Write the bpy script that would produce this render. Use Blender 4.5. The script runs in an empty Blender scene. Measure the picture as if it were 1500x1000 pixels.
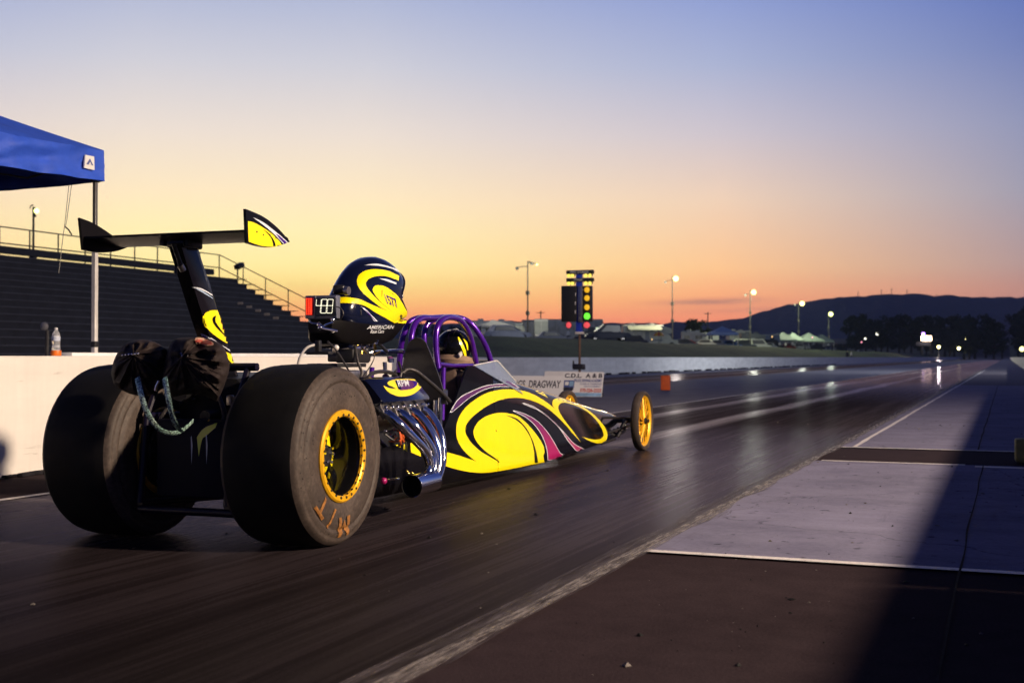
import bpy, bmesh, math, random
from mathutils import Vector, Matrix, noise
from mathutils.bvhtree import BVHTree
from mathutils.geometry import delaunay_2d_cdt
random.seed(7)
PI = math.pi
scene = bpy.context.scene
COL = scene.collection

# ------------------------------------------------------------------ camera model (metres, +Y down the strip)
FPX, HOR, VPX = 1850.0, 523.0, 1475.0
YAW = math.atan((VPX - 750) / FPX)
PIT = math.atan((HOR - 500) / FPX)
CAM = Vector((3.69, -5.28, .908))
RT = Vector((math.cos(YAW), math.sin(YAW), 0))
FH = Vector((-math.sin(YAW), math.cos(YAW), 0))
UZ = Vector((0, 0, 1))
FW = FH * math.cos(PIT) + UZ * math.sin(PIT)
UP = UZ * math.cos(PIT) - FH * math.sin(PIT)
def ray(px, py): return FW + RT * ((px - 750) / FPX) + UP * ((500 - py) / FPX)
def X(px, py, x):
    d = ray(px, py); return CAM + d * ((x - CAM.x) / d.x)
def Y(px, py, y):
    d = ray(px, py); return CAM + d * ((y - CAM.y) / d.y)
def G(px, py, z=0.):
    d = ray(px, py); return CAM + d * ((z - CAM.z) / d.z)
def D(px, py, dist): return CAM + ray(px, py) * dist

# ------------------------------------------------------------------ helpers
def lin(c):
    f = lambda v: v / 12.92 if v <= .04045 else ((v + .055) / 1.055) ** 2.4
    return tuple(f(v / 255.) for v in c) + (1.,)
def lerp(a, b, t): return a + (b - a) * t
def interp(tab, v):
    if v <= tab[0][0]: return tab[0][1]
    for (a, fa), (b, fb) in zip(tab, tab[1:]):
        if v <= b: return lerp(fa, fb, (v - a) / (b - a))
    return tab[-1][1]
def sstep(a, b, v):
    t = max(0, min(1, (v - a) / (b - a))); return t * t * (3 - 2 * t)
def catmull(pts, n=6):
    out = []
    P = [pts[0]] + list(pts) + [pts[-1]]
    for i in range(1, len(P) - 2):
        p0, p1, p2, p3 = P[i - 1], P[i], P[i + 1], P[i + 2]
        for k in range(n):
            t = k / n
            out.append(tuple(.5 * ((2 * b) + (c - a) * t + (2 * a - 5 * b + 4 * c - d) * t * t + (3 * b - a - 3 * c + d) * t ** 3)
                             for a, b, c, d in zip(p0, p1, p2, p3)))
    out.append(tuple(pts[-1]))
    return out
def shape(ctrl, n=6):
    """closed outline from control points; a third item marks a corner"""
    k0 = next((i for i, c in enumerate(ctrl) if len(c) > 2), None)
    if k0 is None:
        p = [c[:2] for c in ctrl]
        full = catmull([p[-2], p[-1]] + p + [p[0], p[1]], n)
        return full[2 * n:-(2 * n) - 1 + n - n][:len(p) * n]
    c = ctrl[k0:] + ctrl[:k0] + [ctrl[k0]]
    out, run = [], [c[0][:2]]
    for q in c[1:]:
        run.append(q[:2])
        if len(q) > 2:
            out += catmull(run, n)[:-1]; run = [q[:2]]
    return out
def grow(poly, d):
    a = sum(p[0] * q[1] - q[0] * p[1] for p, q in zip(poly, poly[1:] + poly[:1]))
    s = 1 if a > 0 else -1
    out = []
    for i, p in enumerate(poly):
        a0, b0 = poly[i - 1], poly[(i + 1) % len(poly)]
        tx, ty = b0[0] - a0[0], b0[1] - a0[1]
        L = math.hypot(tx, ty) or 1
        out.append((p[0] + s * ty / L * d, p[1] - s * tx / L * d))
    return out
def inside(poly, x, y):
    c = False; j = len(poly) - 1
    for i in range(len(poly)):
        xi, yi = poly[i]; xj, yj = poly[j]
        if (yi > y) != (yj > y) and x < (xj - xi) * (y - yi) / (yj - yi) + xi: c = not c
        j = i
    return c
def crop(x0, y0, s):
    def f(l): return [(x0 + p[0] / s, y0 + p[1] / s) + tuple(p[2:]) for p in l]
    return f

class MB:
    def __init__(s): s.v, s.f, s.m = [], [], []
    def add(s, vs, fs, mi=0):
        o = len(s.v); s.v += [Vector(v) for v in vs]
        s.f += [tuple(i + o for i in f) for f in fs]; s.m += [mi] * len(fs)
    def box(s, c, size, mi=0, rot=None, bev=0., seg=2):
        bm = bmesh.new(); bmesh.ops.create_cube(bm, size=1)
        for v in bm.verts: v.co = Vector((v.co.x * size[0], v.co.y * size[1], v.co.z * size[2]))
        if bev: bmesh.ops.bevel(bm, geom=bm.edges[:], offset=bev, segments=seg, profile=.5, affect='EDGES')
        M = rot.to_3x3() if rot else Matrix.Identity(3)
        bm.verts.index_update()
        s.add([M @ v.co + Vector(c) for v in bm.verts], [[v.index for v in f.verts] for f in bm.faces], mi); bm.free()
    def tube(s, pts, r, n=8, mi=0, caps=True, smooth=0, flat=None):
        pts = [tuple(p) for p in pts]
        if smooth and len(pts) > 2: 
            if not isinstance(r, (int, float)):
                q = catmull([p + (rr,) for p, rr in zip(pts, r)], smooth); pts = [a[:3] for a in q]; r = [a[3] for a in q]
            else: pts = catmull(pts, smooth)
        P = [Vector(p) for p in pts]; N = len(P)
        R = [r] * N if isinstance(r, (int, float)) else list(r)
        T = [(P[min(i + 1, N - 1)] - P[max(i - 1, 0)]).normalized() for i in range(N)]
        u = T[0].orthogonal().normalized() if flat is None else (Vector(flat) - T[0] * T[0].dot(Vector(flat))).normalized()
        vs = []
        for i in range(N):
            u = (u - T[i] * T[i].dot(u)).normalized(); w = T[i].cross(u)
            for k in range(n):
                a = 2 * PI * k / n
                vs.append(P[i] + (u * math.cos(a) + w * math.sin(a) * (1 if flat is None else .14)) * R[i])
        fs = [(i * n + k, i * n + (k + 1) % n, (i + 1) * n + (k + 1) % n, (i + 1) * n + k) for i in range(N - 1) for k in range(n)]
        if caps: fs += [tuple(range(n))[::-1], tuple(range((N - 1) * n, N * n))]
        s.add(vs, fs, mi)
    def cyl(s, a, b, r, n=12, mi=0, r2=None): s.tube([a, b], [r, r if r2 is None else r2], n, mi)
    def lathe(s, prof, o, ax, n=48, mi=0, closed=False):
        ax = Vector(ax).normalized(); u = ax.orthogonal().normalized(); w = ax.cross(u); o = Vector(o)
        vs = [o + ax * h + (u * math.cos(2 * PI * k / n) + w * math.sin(2 * PI * k / n)) * r for r, h in prof for k in range(n)]
        m = len(prof)
        fs = [(i * n + k, i * n + (k + 1) % n, ((i + 1) % m) * n + (k + 1) % n, ((i + 1) % m) * n + k) for i in range(m if closed else m - 1) for k in range(n)]
        s.add(vs, fs, mi)
    def loft(s, rings, mi=0, caps=True, closed=True):
        n = len(rings[0]); vs = [p for r in rings for p in r]
        fs = [(i * n + k, i * n + (k + 1) % n, (i + 1) * n + (k + 1) % n, (i + 1) * n + k) for i in range(len(rings) - 1) for k in range(n if closed else n - 1)]
        if caps: fs += [tuple(range(n))[::-1], tuple(range((len(rings) - 1) * n, len(rings) * n))]
        s.add(vs, fs, mi)
    def prism(s, poly, vec, mi=0):
        n = len(poly); A = [Vector(p) for p in poly]; B = [p + Vector(vec) for p in A]
        s.add(A + B, [tuple(range(n))[::-1], tuple(range(n, 2 * n))] + [(i, (i + 1) % n, n + (i + 1) % n, n + i) for i in range(n)], mi)
    def ball(s, c, r, mi=0, nu=16, nv=10, M=None):
        c = Vector(c); R = (r, r, r) if isinstance(r, (int, float)) else r
        vs = [(0, 0, R[2])] + [(R[0] * math.sin(PI * j / nv) * math.cos(2 * PI * i / nu), R[1] * math.sin(PI * j / nv) * math.sin(2 * PI * i / nu), R[2] * math.cos(PI * j / nv)) for j in range(1, nv) for i in range(nu)] + [(0, 0, -R[2])]
        L = len(vs) - 1
        fs = [(0, 1 + i, 1 + (i + 1) % nu) for i in range(nu)]
        fs += [(1 + j * nu + i, 1 + (j + 1) * nu + i, 1 + (j + 1) * nu + (i + 1) % nu, 1 + j * nu + (i + 1) % nu) for j in range(nv - 2) for i in range(nu)]
        fs += [(L, 1 + (nv - 2) * nu + (i + 1) % nu, 1 + (nv - 2) * nu + i) for i in range(nu)]
        s.add([(M @ Vector(v) if M else Vector(v)) + c for v in vs], fs, mi)
    def bvh(s): return BVHTree.FromPolygons([tuple(v) for v in s.v], s.f)
    def decal(s, tree, poly, mi, off=.0015, step=3., cast=None):
        """an outline laid on the surface below it: triangulated, dropped on the surface and kept just proud of it"""
        pts = [Vector(p) for p in poly]; n = len(pts); ed = [(i, (i + 1) % n) for i in range(n)]
        xs = [p.x for p in pts]; ys = [p.y for p in pts]
        gx = min(xs) + step * .5
        while gx < max(xs):
            gy = min(ys) + step * .5
            while gy < max(ys):
                if inside(poly, gx, gy): pts.append(Vector((gx, gy)))
                gy += step
            gx += step
        v2, _, f2 = delaunay_2d_cdt(pts, ed, [], 1, 1e-5)[:3]
        s.drape(tree, [tuple(v) for v in v2], f2, mi, off, cast)
    def drape(s, tree, v2, f2, mi, off=.0015, cast=None, maxlen=None, flat_off=False):
        v2 = [tuple(p) for p in v2]; fine = []
        todo = [tuple(f) for f in f2]
        if maxlen:
            while todo:
                f = todo.pop()
                if len(f) > 3:
                    todo += [(f[0], f[i], f[i + 1]) for i in range(1, len(f) - 1)]; continue
                L = [math.dist(v2[f[i]], v2[f[(i + 1) % 3]]) for i in range(3)]; k = L.index(max(L))
                if L[k] > maxlen:
                    a, b, c = f[k], f[(k + 1) % 3], f[(k + 2) % 3]
                    v2.append(((v2[a][0] + v2[b][0]) / 2, (v2[a][1] + v2[b][1]) / 2)); n_ = len(v2) - 1
                    todo += [(a, n_, c), (n_, b, c)]
                else: fine.append(f)
            f2 = fine
        hit = []
        for p in v2:
            o, d = cast(*p) if cast else (CAM, ray(*p).normalized())
            loc, nor, idx, dist = tree.ray_cast(o, d)
            if loc is None: hit.append(None); continue
            if nor.dot(d) > 0: nor = -nor
            hit.append(loc - d * off if flat_off else loc + nor * off)
        ok = [f for f in f2 if all(hit[i] is not None for i in f) and max((hit[f[0]] - hit[i]).length for i in f) < .4]
        used = sorted({i for f in ok for i in f}); mp = {i: k for k, i in enumerate(used)}
        s.add([hit[i] for i in used], [tuple(mp[i] for i in f) for f in ok], mi)
    def build(s, name, mats, parent=None, loc=None, recalc=True, angle=38):
        root = parent
        while root is not None and root.parent is not None: root = root.parent
        off = Vector(root.location) if root else (Vector(loc) if loc else Vector())
        me = bpy.data.meshes.new(name)
        me.from_pydata([tuple(v - off) for v in s.v], [], s.f)
        mats = mats if isinstance(mats, (list, tuple)) else [mats]
        for m in mats: me.materials.append(m)
        me.polygons.foreach_set('material_index', s.m)
        me.polygons.foreach_set('use_smooth', [True] * len(s.f))
        if recalc:
            bm = bmesh.new(); bm.from_mesh(me); bmesh.ops.recalc_face_normals(bm, faces=bm.faces[:]); bm.to_mesh(me); bm.free()
        me.set_sharp_from_angle(angle=math.radians(angle))
        o = bpy.data.objects.new(name, me); COL.objects.link(o)
        if parent: o.parent = parent
        elif loc: o.location = loc
        return o

def tag(o, label=None, cat=None, group=None, kind=None):
    if label: o['label'] = label
    if cat: o['category'] = cat
    if group: o['group'] = group
    if kind: o['kind'] = kind
    return o
def thing(name, loc, label, cat, group=None):
    o = bpy.data.objects.new(name, None); COL.objects.link(o); o.location = loc; o.empty_display_size = .2
    return tag(o, label, cat, group)
def part(name, fn, mats, parent, label=None, **k):
    m = MB(); fn(m); o = m.build(name, mats, parent, **k)
    if label: o['label'] = label
    return o
def copy_tree(o, parent=None):
    c = o.copy(); COL.objects.link(c)
    if parent: c.parent = parent
    for ch in list(o.children): copy_tree(ch, c)
    return c

_txt = {}
def text2d(body, bold=.0, shear=0.):
    key = (body, bold, shear)
    if key in _txt: return _txt[key]
    cu = bpy.data.curves.new('lettering', 'FONT'); cu.body = body; cu.offset = bold; cu.shear = shear; cu.resolution_u = 3
    ob = bpy.data.objects.new('lettering', cu); COL.objects.link(ob)
    dg = bpy.context.evaluated_depsgraph_get(); dg.update()
    me = ob.evaluated_get(dg).to_mesh()
    vs = [tuple(v.co[:2]) for v in me.vertices]; fs = [tuple(p.vertices) for p in me.polygons]
    ob.evaluated_get(dg).to_mesh_clear(); bpy.data.objects.remove(ob); bpy.data.curves.remove(cu)
    x0 = min(v[0] for v in vs); x1 = max(v[0] for v in vs); y0 = min(v[1] for v in vs); y1 = max(v[1] for v in vs)
    _txt[key] = ([((v[0] - x0) / (x1 - x0), (v[1] - y0) / (y1 - y0)) for v in vs], fs)
    return _txt[key]
def text_flat(mb, body, o, ux, uy, mi, off=.003, bold=.0, shear=0.):
    vs, fs = text2d(body, bold, shear); o, ux, uy = Vector(o), Vector(ux), Vector(uy)
    n = ux.cross(uy).normalized() * off
    mb.add([o + ux * u + uy * v + n for u, v in vs], fs, mi)
def text_drape(mb, tree, body, o, ux, uy, mi, off=.003, bold=.0, shear=0., cast=None):
    vs, fs = text2d(body, bold, shear)
    mb.drape(tree, [(o[0] + ux[0] * u + uy[0] * v, o[1] + ux[1] * u + uy[1] * v) for u, v in vs], fs, mi, off, cast, 3. if not cast else .012)

def skin_figure(name, pts, edges, rad, sub=2):
    me = bpy.data.meshes.new(name); me.from_pydata([tuple(p) for p in pts], edges, [])
    ob = bpy.data.objects.new(name, me); COL.objects.link(ob)
    md = ob.modifiers.new('skin', 'SKIN'); md.use_smooth_shade = True
    for i, d in enumerate(me.skin_vertices[0].data):
        r = rad[i]; d.radius = (r, r) if isinstance(r, (int, float)) else r; d.use_root = (i == 0)
    sd = ob.modifiers.new('sub', 'SUBSURF'); sd.levels = sd.render_levels = sub
    dg = bpy.context.evaluated_depsgraph_get(); dg.update()
    out = bpy.data.meshes.new_from_object(ob.evaluated_get(dg))
    bpy.data.objects.remove(ob)
    out.polygons.foreach_set('use_smooth', [True] * len(out.polygons))
    return out

# ------------------------------------------------------------------ materials
def nt_new(name):
    m = bpy.data.materials.new(name); m.use_nodes = True
    t = m.node_tree; return m, t, t.nodes['Principled BSDF']
def link(t, a, b): t.links.new(a, b)
def tex_noise(t, scale, detail=4, rough=.55, stretch=None, coord='Object'):
    tc = t.nodes.new('ShaderNodeTexCoord'); mp = t.nodes.new('ShaderNodeMapping'); nz = t.nodes.new('ShaderNodeTexNoise')
    link(t, tc.outputs[coord], mp.inputs['Vector']); link(t, mp.outputs[0], nz.inputs['Vector'])
    if stretch: mp.inputs['Scale'].default_value = stretch
    nz.inputs['Scale'].default_value = scale; nz.inputs['Detail'].default_value = detail; nz.inputs['Roughness'].default_value = rough
    return nz.outputs['Fac']
def ramp(t, fac, stops):
    r = t.nodes.new('ShaderNodeValToRGB'); link(t, fac, r.inputs['Fac']); e = r.color_ramp.elements
    while len(e) < len(stops): e.new(.5)
    for k, (p, c) in enumerate(stops):
        e[k].position = p; e[k].color = c if len(c) == 4 else tuple(c) + (1,)
    return r.outputs['Color']
def math_n(t, op, a, b=None, c=None, clamp=False):
    n = t.nodes.new('ShaderNodeMath'); n.operation = op; n.use_clamp = clamp
    for i, v in enumerate((a, b, c)):
        if v is None: continue
        if isinstance(v, (int, float)): n.inputs[i].default_value = v
        else: link(t, v, n.inputs[i])
    return n.outputs[0]
def mixc(t, fac, a, b, mode='MIX'):
    n = t.nodes.new('ShaderNodeMix'); n.data_type = 'RGBA'; n.blend_type = mode
    for s, v in ((n.inputs[0], fac), (n.inputs[6], a), (n.inputs[7], b)):
        if isinstance(v, (int, float)): s.default_value = v
        elif isinstance(v, (tuple, list)): s.default_value = tuple(v) if len(v) == 4 else tuple(v) + (1,)
        else: link(t, v, s)
    return n.outputs[2]
def bump(t, bs, h, strength=.3, dist=.01):
    b = t.nodes.new('ShaderNodeBump'); b.inputs['Strength'].default_value = strength; b.inputs['Distance'].default_value = dist
    link(t, h, b.inputs['Height']); link(t, b.outputs[0], bs.inputs['Normal'])
def mat(name, col, rough=.5, metal=0., coat=0., var=.0, vs=8., bmp=0., bs_=60., bd=.003, rvar=0., spec=.5):
    m, t, b = nt_new(name)
    b.inputs['Base Color'].default_value = tuple(col) + (1,); b.inputs['Roughness'].default_value = rough
    b.inputs['Metallic'].default_value = metal; b.inputs['Coat Weight'].default_value = coat; b.inputs['Coat Roughness'].default_value = .04
    b.inputs['Specular IOR Level'].default_value = spec
    if var:
        n = tex_noise(t, vs, 6, .6)
        link(t, ramp(t, n, [(.3, tuple(c * (1 - var) for c in col)), (.7, tuple(min(1, c * (1 + var)) for c in col))]), b.inputs['Base Color'])
    if rvar:
        n = tex_noise(t, vs * 1.7, 5, .6)
        link(t, math_n(t, 'MULTIPLY_ADD', n, rvar * 2, rough - rvar), b.inputs['Roughness'])
    if bmp: bump(t, b, tex_noise(t, bs_, 5, .6), bmp, bd)
    return m
def emit(name, col, strength):
    m, t, b = nt_new(name)
    b.inputs['Base Color'].default_value = tuple(c * .3 for c in col) + (1,)
    b.inputs['Emission Color'].default_value = tuple(col) + (1,); b.inputs['Emission Strength'].default_value = strength
    return m

M = {}
M['black'] = mat('gloss_black_paint', (.003, .003, .004), .13, coat=.22, var=.3, vs=3, rvar=.04, spec=.2)
M['wingblack'] = mat('satin_black_paint', (.004, .0035, .004), .38, var=.3, vs=4, spec=.12)
M['navy'] = mat('navy_black_paint', (.004, .006, .022), .16, coat=.55, var=.3, vs=3, rvar=.04, spec=.3)
M['yellow'] = mat('yellow_paint', (.88, .73, .0), .30, coat=.5, var=.04, vs=5, rvar=.05)
M['gold'] = mat('orange_yellow_anodise', (.80, .42, .01), .36, metal=.35, var=.12, vs=20, rvar=.08)
M['white'] = mat('white_pinstripe', (.62, .66, .72), .4, coat=.3)
M['ice'] = mat('pale_blue_pinstripe', (.32, .42, .58), .35, coat=.3)
M['letter'] = mat('silver_lettering', (.5, .52, .55), .45)
M['red'] = mat('red_paint', (.6, .03, .02), .35, coat=.3)
M['purple'] = mat('candy_purple_tube', (.075, .008, .30), .24, metal=.45, coat=.8, var=.15, vs=14)
M['rubber'] = mat('slick_tread_rubber', (.0045, .0045, .005), .7, var=.35, vs=9, bmp=.25, bs_=160, rvar=.1, spec=.2)
def mat_sidewall():
    m, t, b = nt_new('scuffed_tyre_sidewall')
    n = tex_noise(t, 5, 8, .65); n2 = tex_noise(t, 55, 6, .7)
    f = math_n(t, 'MULTIPLY_ADD', n2, .55, math_n(t, 'MULTIPLY', n, .6))
    link(t, ramp(t, f, [(.35, (.018, .0135, .0115)), (.58, (.046, .0345, .029)), (.78, (.095, .073, .060))]), b.inputs['Base Color'])
    b.inputs['Roughness'].default_value = .62; b.inputs['Specular IOR Level'].default_value = .3
    bump(t, b, n2, .35, .003)
    return m
M['sidewall'] = mat_sidewall()
M['tyreletter'] = mat('worn_orange_tyre_lettering', (.21, .085, .014), .7, var=.55, vs=40)
M['chrome'] = mat('polished_chrome', (.86, .86, .88), .08, metal=1., var=.06, vs=12, rvar=.04)
M['alu'] = mat('cast_aluminium', (.46, .43, .40), .36, metal=1., var=.3, vs=25, bmp=.2, bs_=90, rvar=.1)
M['steel'] = mat('dark_steel', (.05, .05, .055), .42, metal=.8, var=.3, vs=15, rvar=.1)
M['brass'] = mat('gold_fittings', (.75, .50, .13), .2, metal=1.)
M['pipe_in'] = mat('sooty_pipe_inside', (.006, .006, .006), .8)
M['fabric'] = mat('black_chute_fabric', (.017, .0115, .0108), .72, var=.35, vs=7, bmp=.5, bs_=26, bd=.008, spec=.2)
M['plate'] = mat('grey_composite_plate', (.035, .032, .032), .35, coat=.25, var=.25, vs=8)
M['wireorange'] = mat('orange_ignition_lead', (.55, .10, .02), .4)
M['hose'] = mat('braided_hose', (.06, .055, .055), .35, metal=.6, bmp=.6, bs_=300)
M['suit'] = mat('tan_black_race_suit', (.10, .065, .05), .75, var=.4, vs=9, bmp=.4, bs_=30)
M['visor'] = mat('dark_visor', (.01, .01, .012), .08, coat=1)
def mat_fade():
    m, t, b = nt_new('magenta_to_violet_paint')
    tc = t.nodes.new('ShaderNodeTexCoord'); sp = t.nodes.new('ShaderNodeSeparateXYZ'); link(t, tc.outputs['Object'], sp.inputs[0])
    link(t, ramp(t, sp.outputs[2], [(.18, (.36, .008, .11)), (.42, (.16, .012, .12)), (.56, (.065, .016, .12)), (.75, (.10, .02, .10))]), b.inputs['Base Color'])
    b.inputs['Roughness'].default_value = .3; b.inputs['Coat Weight'].default_value = .6
    return m
M['magenta'] = mat_fade()
def mat_lexan():
    m, t, b = nt_new('sky_toned_windscreen')
    b.inputs['Base Color'].default_value = (.30, .36, .45, 1); b.inputs['Roughness'].default_value = .12; b.inputs['Coat Weight'].default_value = 1  # grey-blue reflection put into the base colour of the see-through sheet
    tr = t.nodes.new('ShaderNodeBsdfTransparent'); tr.inputs[0].default_value = (.75, .8, .88, 1)
    mx = t.nodes.new('ShaderNodeMixShader'); mx.inputs[0].default_value = .55
    link(t, tr.outputs[0], mx.inputs[1]); link(t, b.outputs[0], mx.inputs[2]); link(t, mx.outputs[0], t.nodes['Material Output'].inputs[0])
    return m
M['lexan'] = mat_lexan()
def mat_strap():
    m, t, b = nt_new('glittering_chute_strap')
    n = tex_noise(t, 130, 3, .7); n2 = tex_noise(t, 9, 2)
    c = mixc(t, n2, (.25, .85, .68), (.9, .85, .78))
    link(t, mixc(t, ramp(t, n, [(.42, (0, 0, 0)), (.58, (1, 1, 1))]), (.015, .02, .02), c), b.inputs['Base Color'])
    b.inputs['Metallic'].default_value = .35; b.inputs['Roughness'].default_value = .3
    bump(t, b, n, .8, .004); return m
M['strap'] = mat_strap()

# --- setting
def pave(t, b, col, rough, stops, h, bs=.3, bd=.004, gain=None, tint=(.9, .88, .95)):
    """coarse paving: matt stone with a sheen that only shows at low angles"""
    t.nodes.remove(b)
    df = t.nodes.new('ShaderNodeBsdfDiffuse'); gl = t.nodes.new('ShaderNodeBsdfGlossy'); mx = t.nodes.new('ShaderNodeMixShader'); lw = t.nodes.new('ShaderNodeLayerWeight')
    link(t, col, df.inputs['Color']); gl.inputs['Color'].default_value = tuple(tint) + (1,)
    if isinstance(rough, (int, float)): gl.inputs['Roughness'].default_value = rough
    else: link(t, rough, gl.inputs['Roughness'])
    bp = t.nodes.new('ShaderNodeBump'); bp.inputs['Strength'].default_value = bs; bp.inputs['Distance'].default_value = bd; link(t, h, bp.inputs['Height'])
    link(t, bp.outputs[0], df.inputs['Normal']); link(t, bp.outputs[0], gl.inputs['Normal'])
    fr = ramp(t, lw.outputs['Facing'], [(p, (v, v, v)) for p, v in stops])
    link(t, math_n(t, 'MULTIPLY', fr, gain) if gain is not None else fr, mx.inputs[0])
    link(t, df.outputs[0], mx.inputs[1]); link(t, gl.outputs[0], mx.inputs[2]); link(t, mx.outputs[0], t.nodes['Material Output'].inputs[0])
def mat_track(name, xa, xb, stops, cap=.72):
    """rubbered lane: lengthwise streaks, lighter bands where the rubber has not built up"""
    m, t, b = nt_new(name)
    tc = t.nodes.new('ShaderNodeTexCoord'); sp = t.nodes.new('ShaderNodeSeparateXYZ'); link(t, tc.outputs['Object'], sp.inputs[0])
    wob = tex_noise(t, 1., 3, .5, (.2, .12, 1))
    xw = math_n(t, 'MULTIPLY_ADD', math_n(t, 'SUBTRACT', wob, .5), .5, sp.outputs[0])
    fx = math_n(t, 'DIVIDE', math_n(t, 'SUBTRACT', xw, xa), xb - xa, clamp=True)
    far = math_n(t, 'DIVIDE', math_n(t, 'SUBTRACT', sp.outputs[1], 4.), 7., clamp=True)
    band = math_n(t, 'MAXIMUM', math_n(t, 'MULTIPLY', ramp(t, fx, stops), far), math_n(t, 'MULTIPLY', ramp(t, fx, [(.0, (.5, .5, .5)), (.10, (.34, .34, .34)), (.30, (.22, .22, .22)), (.45, (0, 0, 0)), (.72, (.02, .02, .02)), (.86, (.13, .13, .13)), (1, (.2, .2, .2))]), math_n(t, 'MULTIPLY', tex_noise(t, 1., 5, .6, (7, .25, 1)), .75)))
    s1 = tex_noise(t, 1., 8, .7, (5.5, .16, 1)); s2 = tex_noise(t, 1., 6, .65, (26, .5, 1)); s3 = tex_noise(t, 110, 6, .8)
    blot = tex_noise(t, .55, 5, .6); s4 = tex_noise(t, 1., 3, .5, (2.1, .035, 1))
    mix = math_n(t, 'ADD', math_n(t, 'MULTIPLY', s1, .45), math_n(t, 'ADD', math_n(t, 'MULTIPLY', s2, .32), math_n(t, 'MULTIPLY', s3, .23)))
    mix = math_n(t, 'ADD', mix, math_n(t, 'MULTIPLY', math_n(t, 'SUBTRACT', s4, .5), .32))
    dark = ramp(t, mix, [(.34, (.008, .0060, .0074)), (.47, (.018, .0137, .0158)), (.57, (.040, .031, .035)), (.68, (.085, .068, .074))])
    dark = mixc(t, math_n(t, 'MULTIPLY', blot, .7), dark, mixc(t, .5, dark, (.026, .018, .0165)))
    lite = ramp(t, mix, [(.35, (.17, .152, .145)), (.65, (.38, .345, .325))])
    r = math_n(t, 'MULTIPLY', math_n(t, 'MULTIPLY_ADD', mix, .30, .12), math_n(t, 'MULTIPLY_ADD', math_n(t, 'DIVIDE', math_n(t, 'SUBTRACT', sp.outputs[1], 30.), 14., clamp=True), -.5, 1.))
    h = math_n(t, 'ADD', math_n(t, 'MULTIPLY', s2, .35), math_n(t, 'MULTIPLY', s3, .8))
    near_falloff = math_n(t, 'MULTIPLY_ADD', math_n(t, 'DIVIDE', math_n(t, 'ADD', math_n(t, 'MULTIPLY_ADD', wob, 1.5, -.75), math_n(t, 'ADD', sp.outputs[1], 2.2)), 3.4, clamp=True), .66, .36)   # lane colour darkened towards the camera, in place of the beam's falloff
    pave(t, b, mixc(t, 1., mixc(t, band, dark, lite), near_falloff, 'MULTIPLY'), r, [(.0, .004), (.78, .008), (.84, .035), (.89, .12), (.93, .17), (.965, .26), (1., .62)], h, .3, .003, math_n(t, 'MINIMUM', math_n(t, 'ADD', math_n(t, 'ADD', math_n(t, 'MULTIPLY', band, .5), math_n(t, 'MULTIPLY_ADD', math_n(t, 'DIVIDE', math_n(t, 'SUBTRACT', sp.outputs[1], 5.), 7., clamp=True), -.69, .74)), math_n(t, 'MULTIPLY', math_n(t, 'DIVIDE', math_n(t, 'SUBTRACT', sp.outputs[1], 20.), 30., clamp=True), .7)), cap), (.74, .72, .98))
    return m
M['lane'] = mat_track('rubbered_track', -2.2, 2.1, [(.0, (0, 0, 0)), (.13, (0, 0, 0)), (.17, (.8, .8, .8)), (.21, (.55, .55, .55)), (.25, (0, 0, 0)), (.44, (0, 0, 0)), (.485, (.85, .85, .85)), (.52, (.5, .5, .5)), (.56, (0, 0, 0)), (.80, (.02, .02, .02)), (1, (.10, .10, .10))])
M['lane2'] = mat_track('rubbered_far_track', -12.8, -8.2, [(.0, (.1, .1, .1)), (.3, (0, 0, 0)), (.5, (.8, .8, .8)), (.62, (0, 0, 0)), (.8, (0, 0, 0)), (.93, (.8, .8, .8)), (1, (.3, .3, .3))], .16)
def mat_asphalt(name, a, c, sc=1.):
    m, t, b = nt_new(name)
    n1 = tex_noise(t, 90 * sc, 5, .7); n2 = tex_noise(t, .6, 6, .6); n3 = tex_noise(t, 7, 4, .6)
    f = math_n(t, 'ADD', math_n(t, 'MULTIPLY', n1, .5), math_n(t, 'ADD', math_n(t, 'MULTIPLY', n2, .3), math_n(t, 'MULTIPLY', n3, .2)))
    col = ramp(t, f, [(.35, a), (.65, c)])
    vo = t.nodes.new('ShaderNodeTexVoronoi'); vo.inputs['Scale'].default_value = 240
    tc = t.nodes.new('ShaderNodeTexCoord'); link(t, tc.outputs['Object'], vo.inputs['Vector'])
    pave(t, b, col, .5, [(.0, .003), (.9, .008), (.97, .05), (1., .3)], math_n(t, 'ADD', math_n(t, 'MULTIPLY', vo.outputs['Distance'], .7), n1), .32, .0028)
    return m
M['asphalt'] = mat_asphalt('brown_asphalt', (.016, .011, .0125), (.044, .031, .0345))
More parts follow.
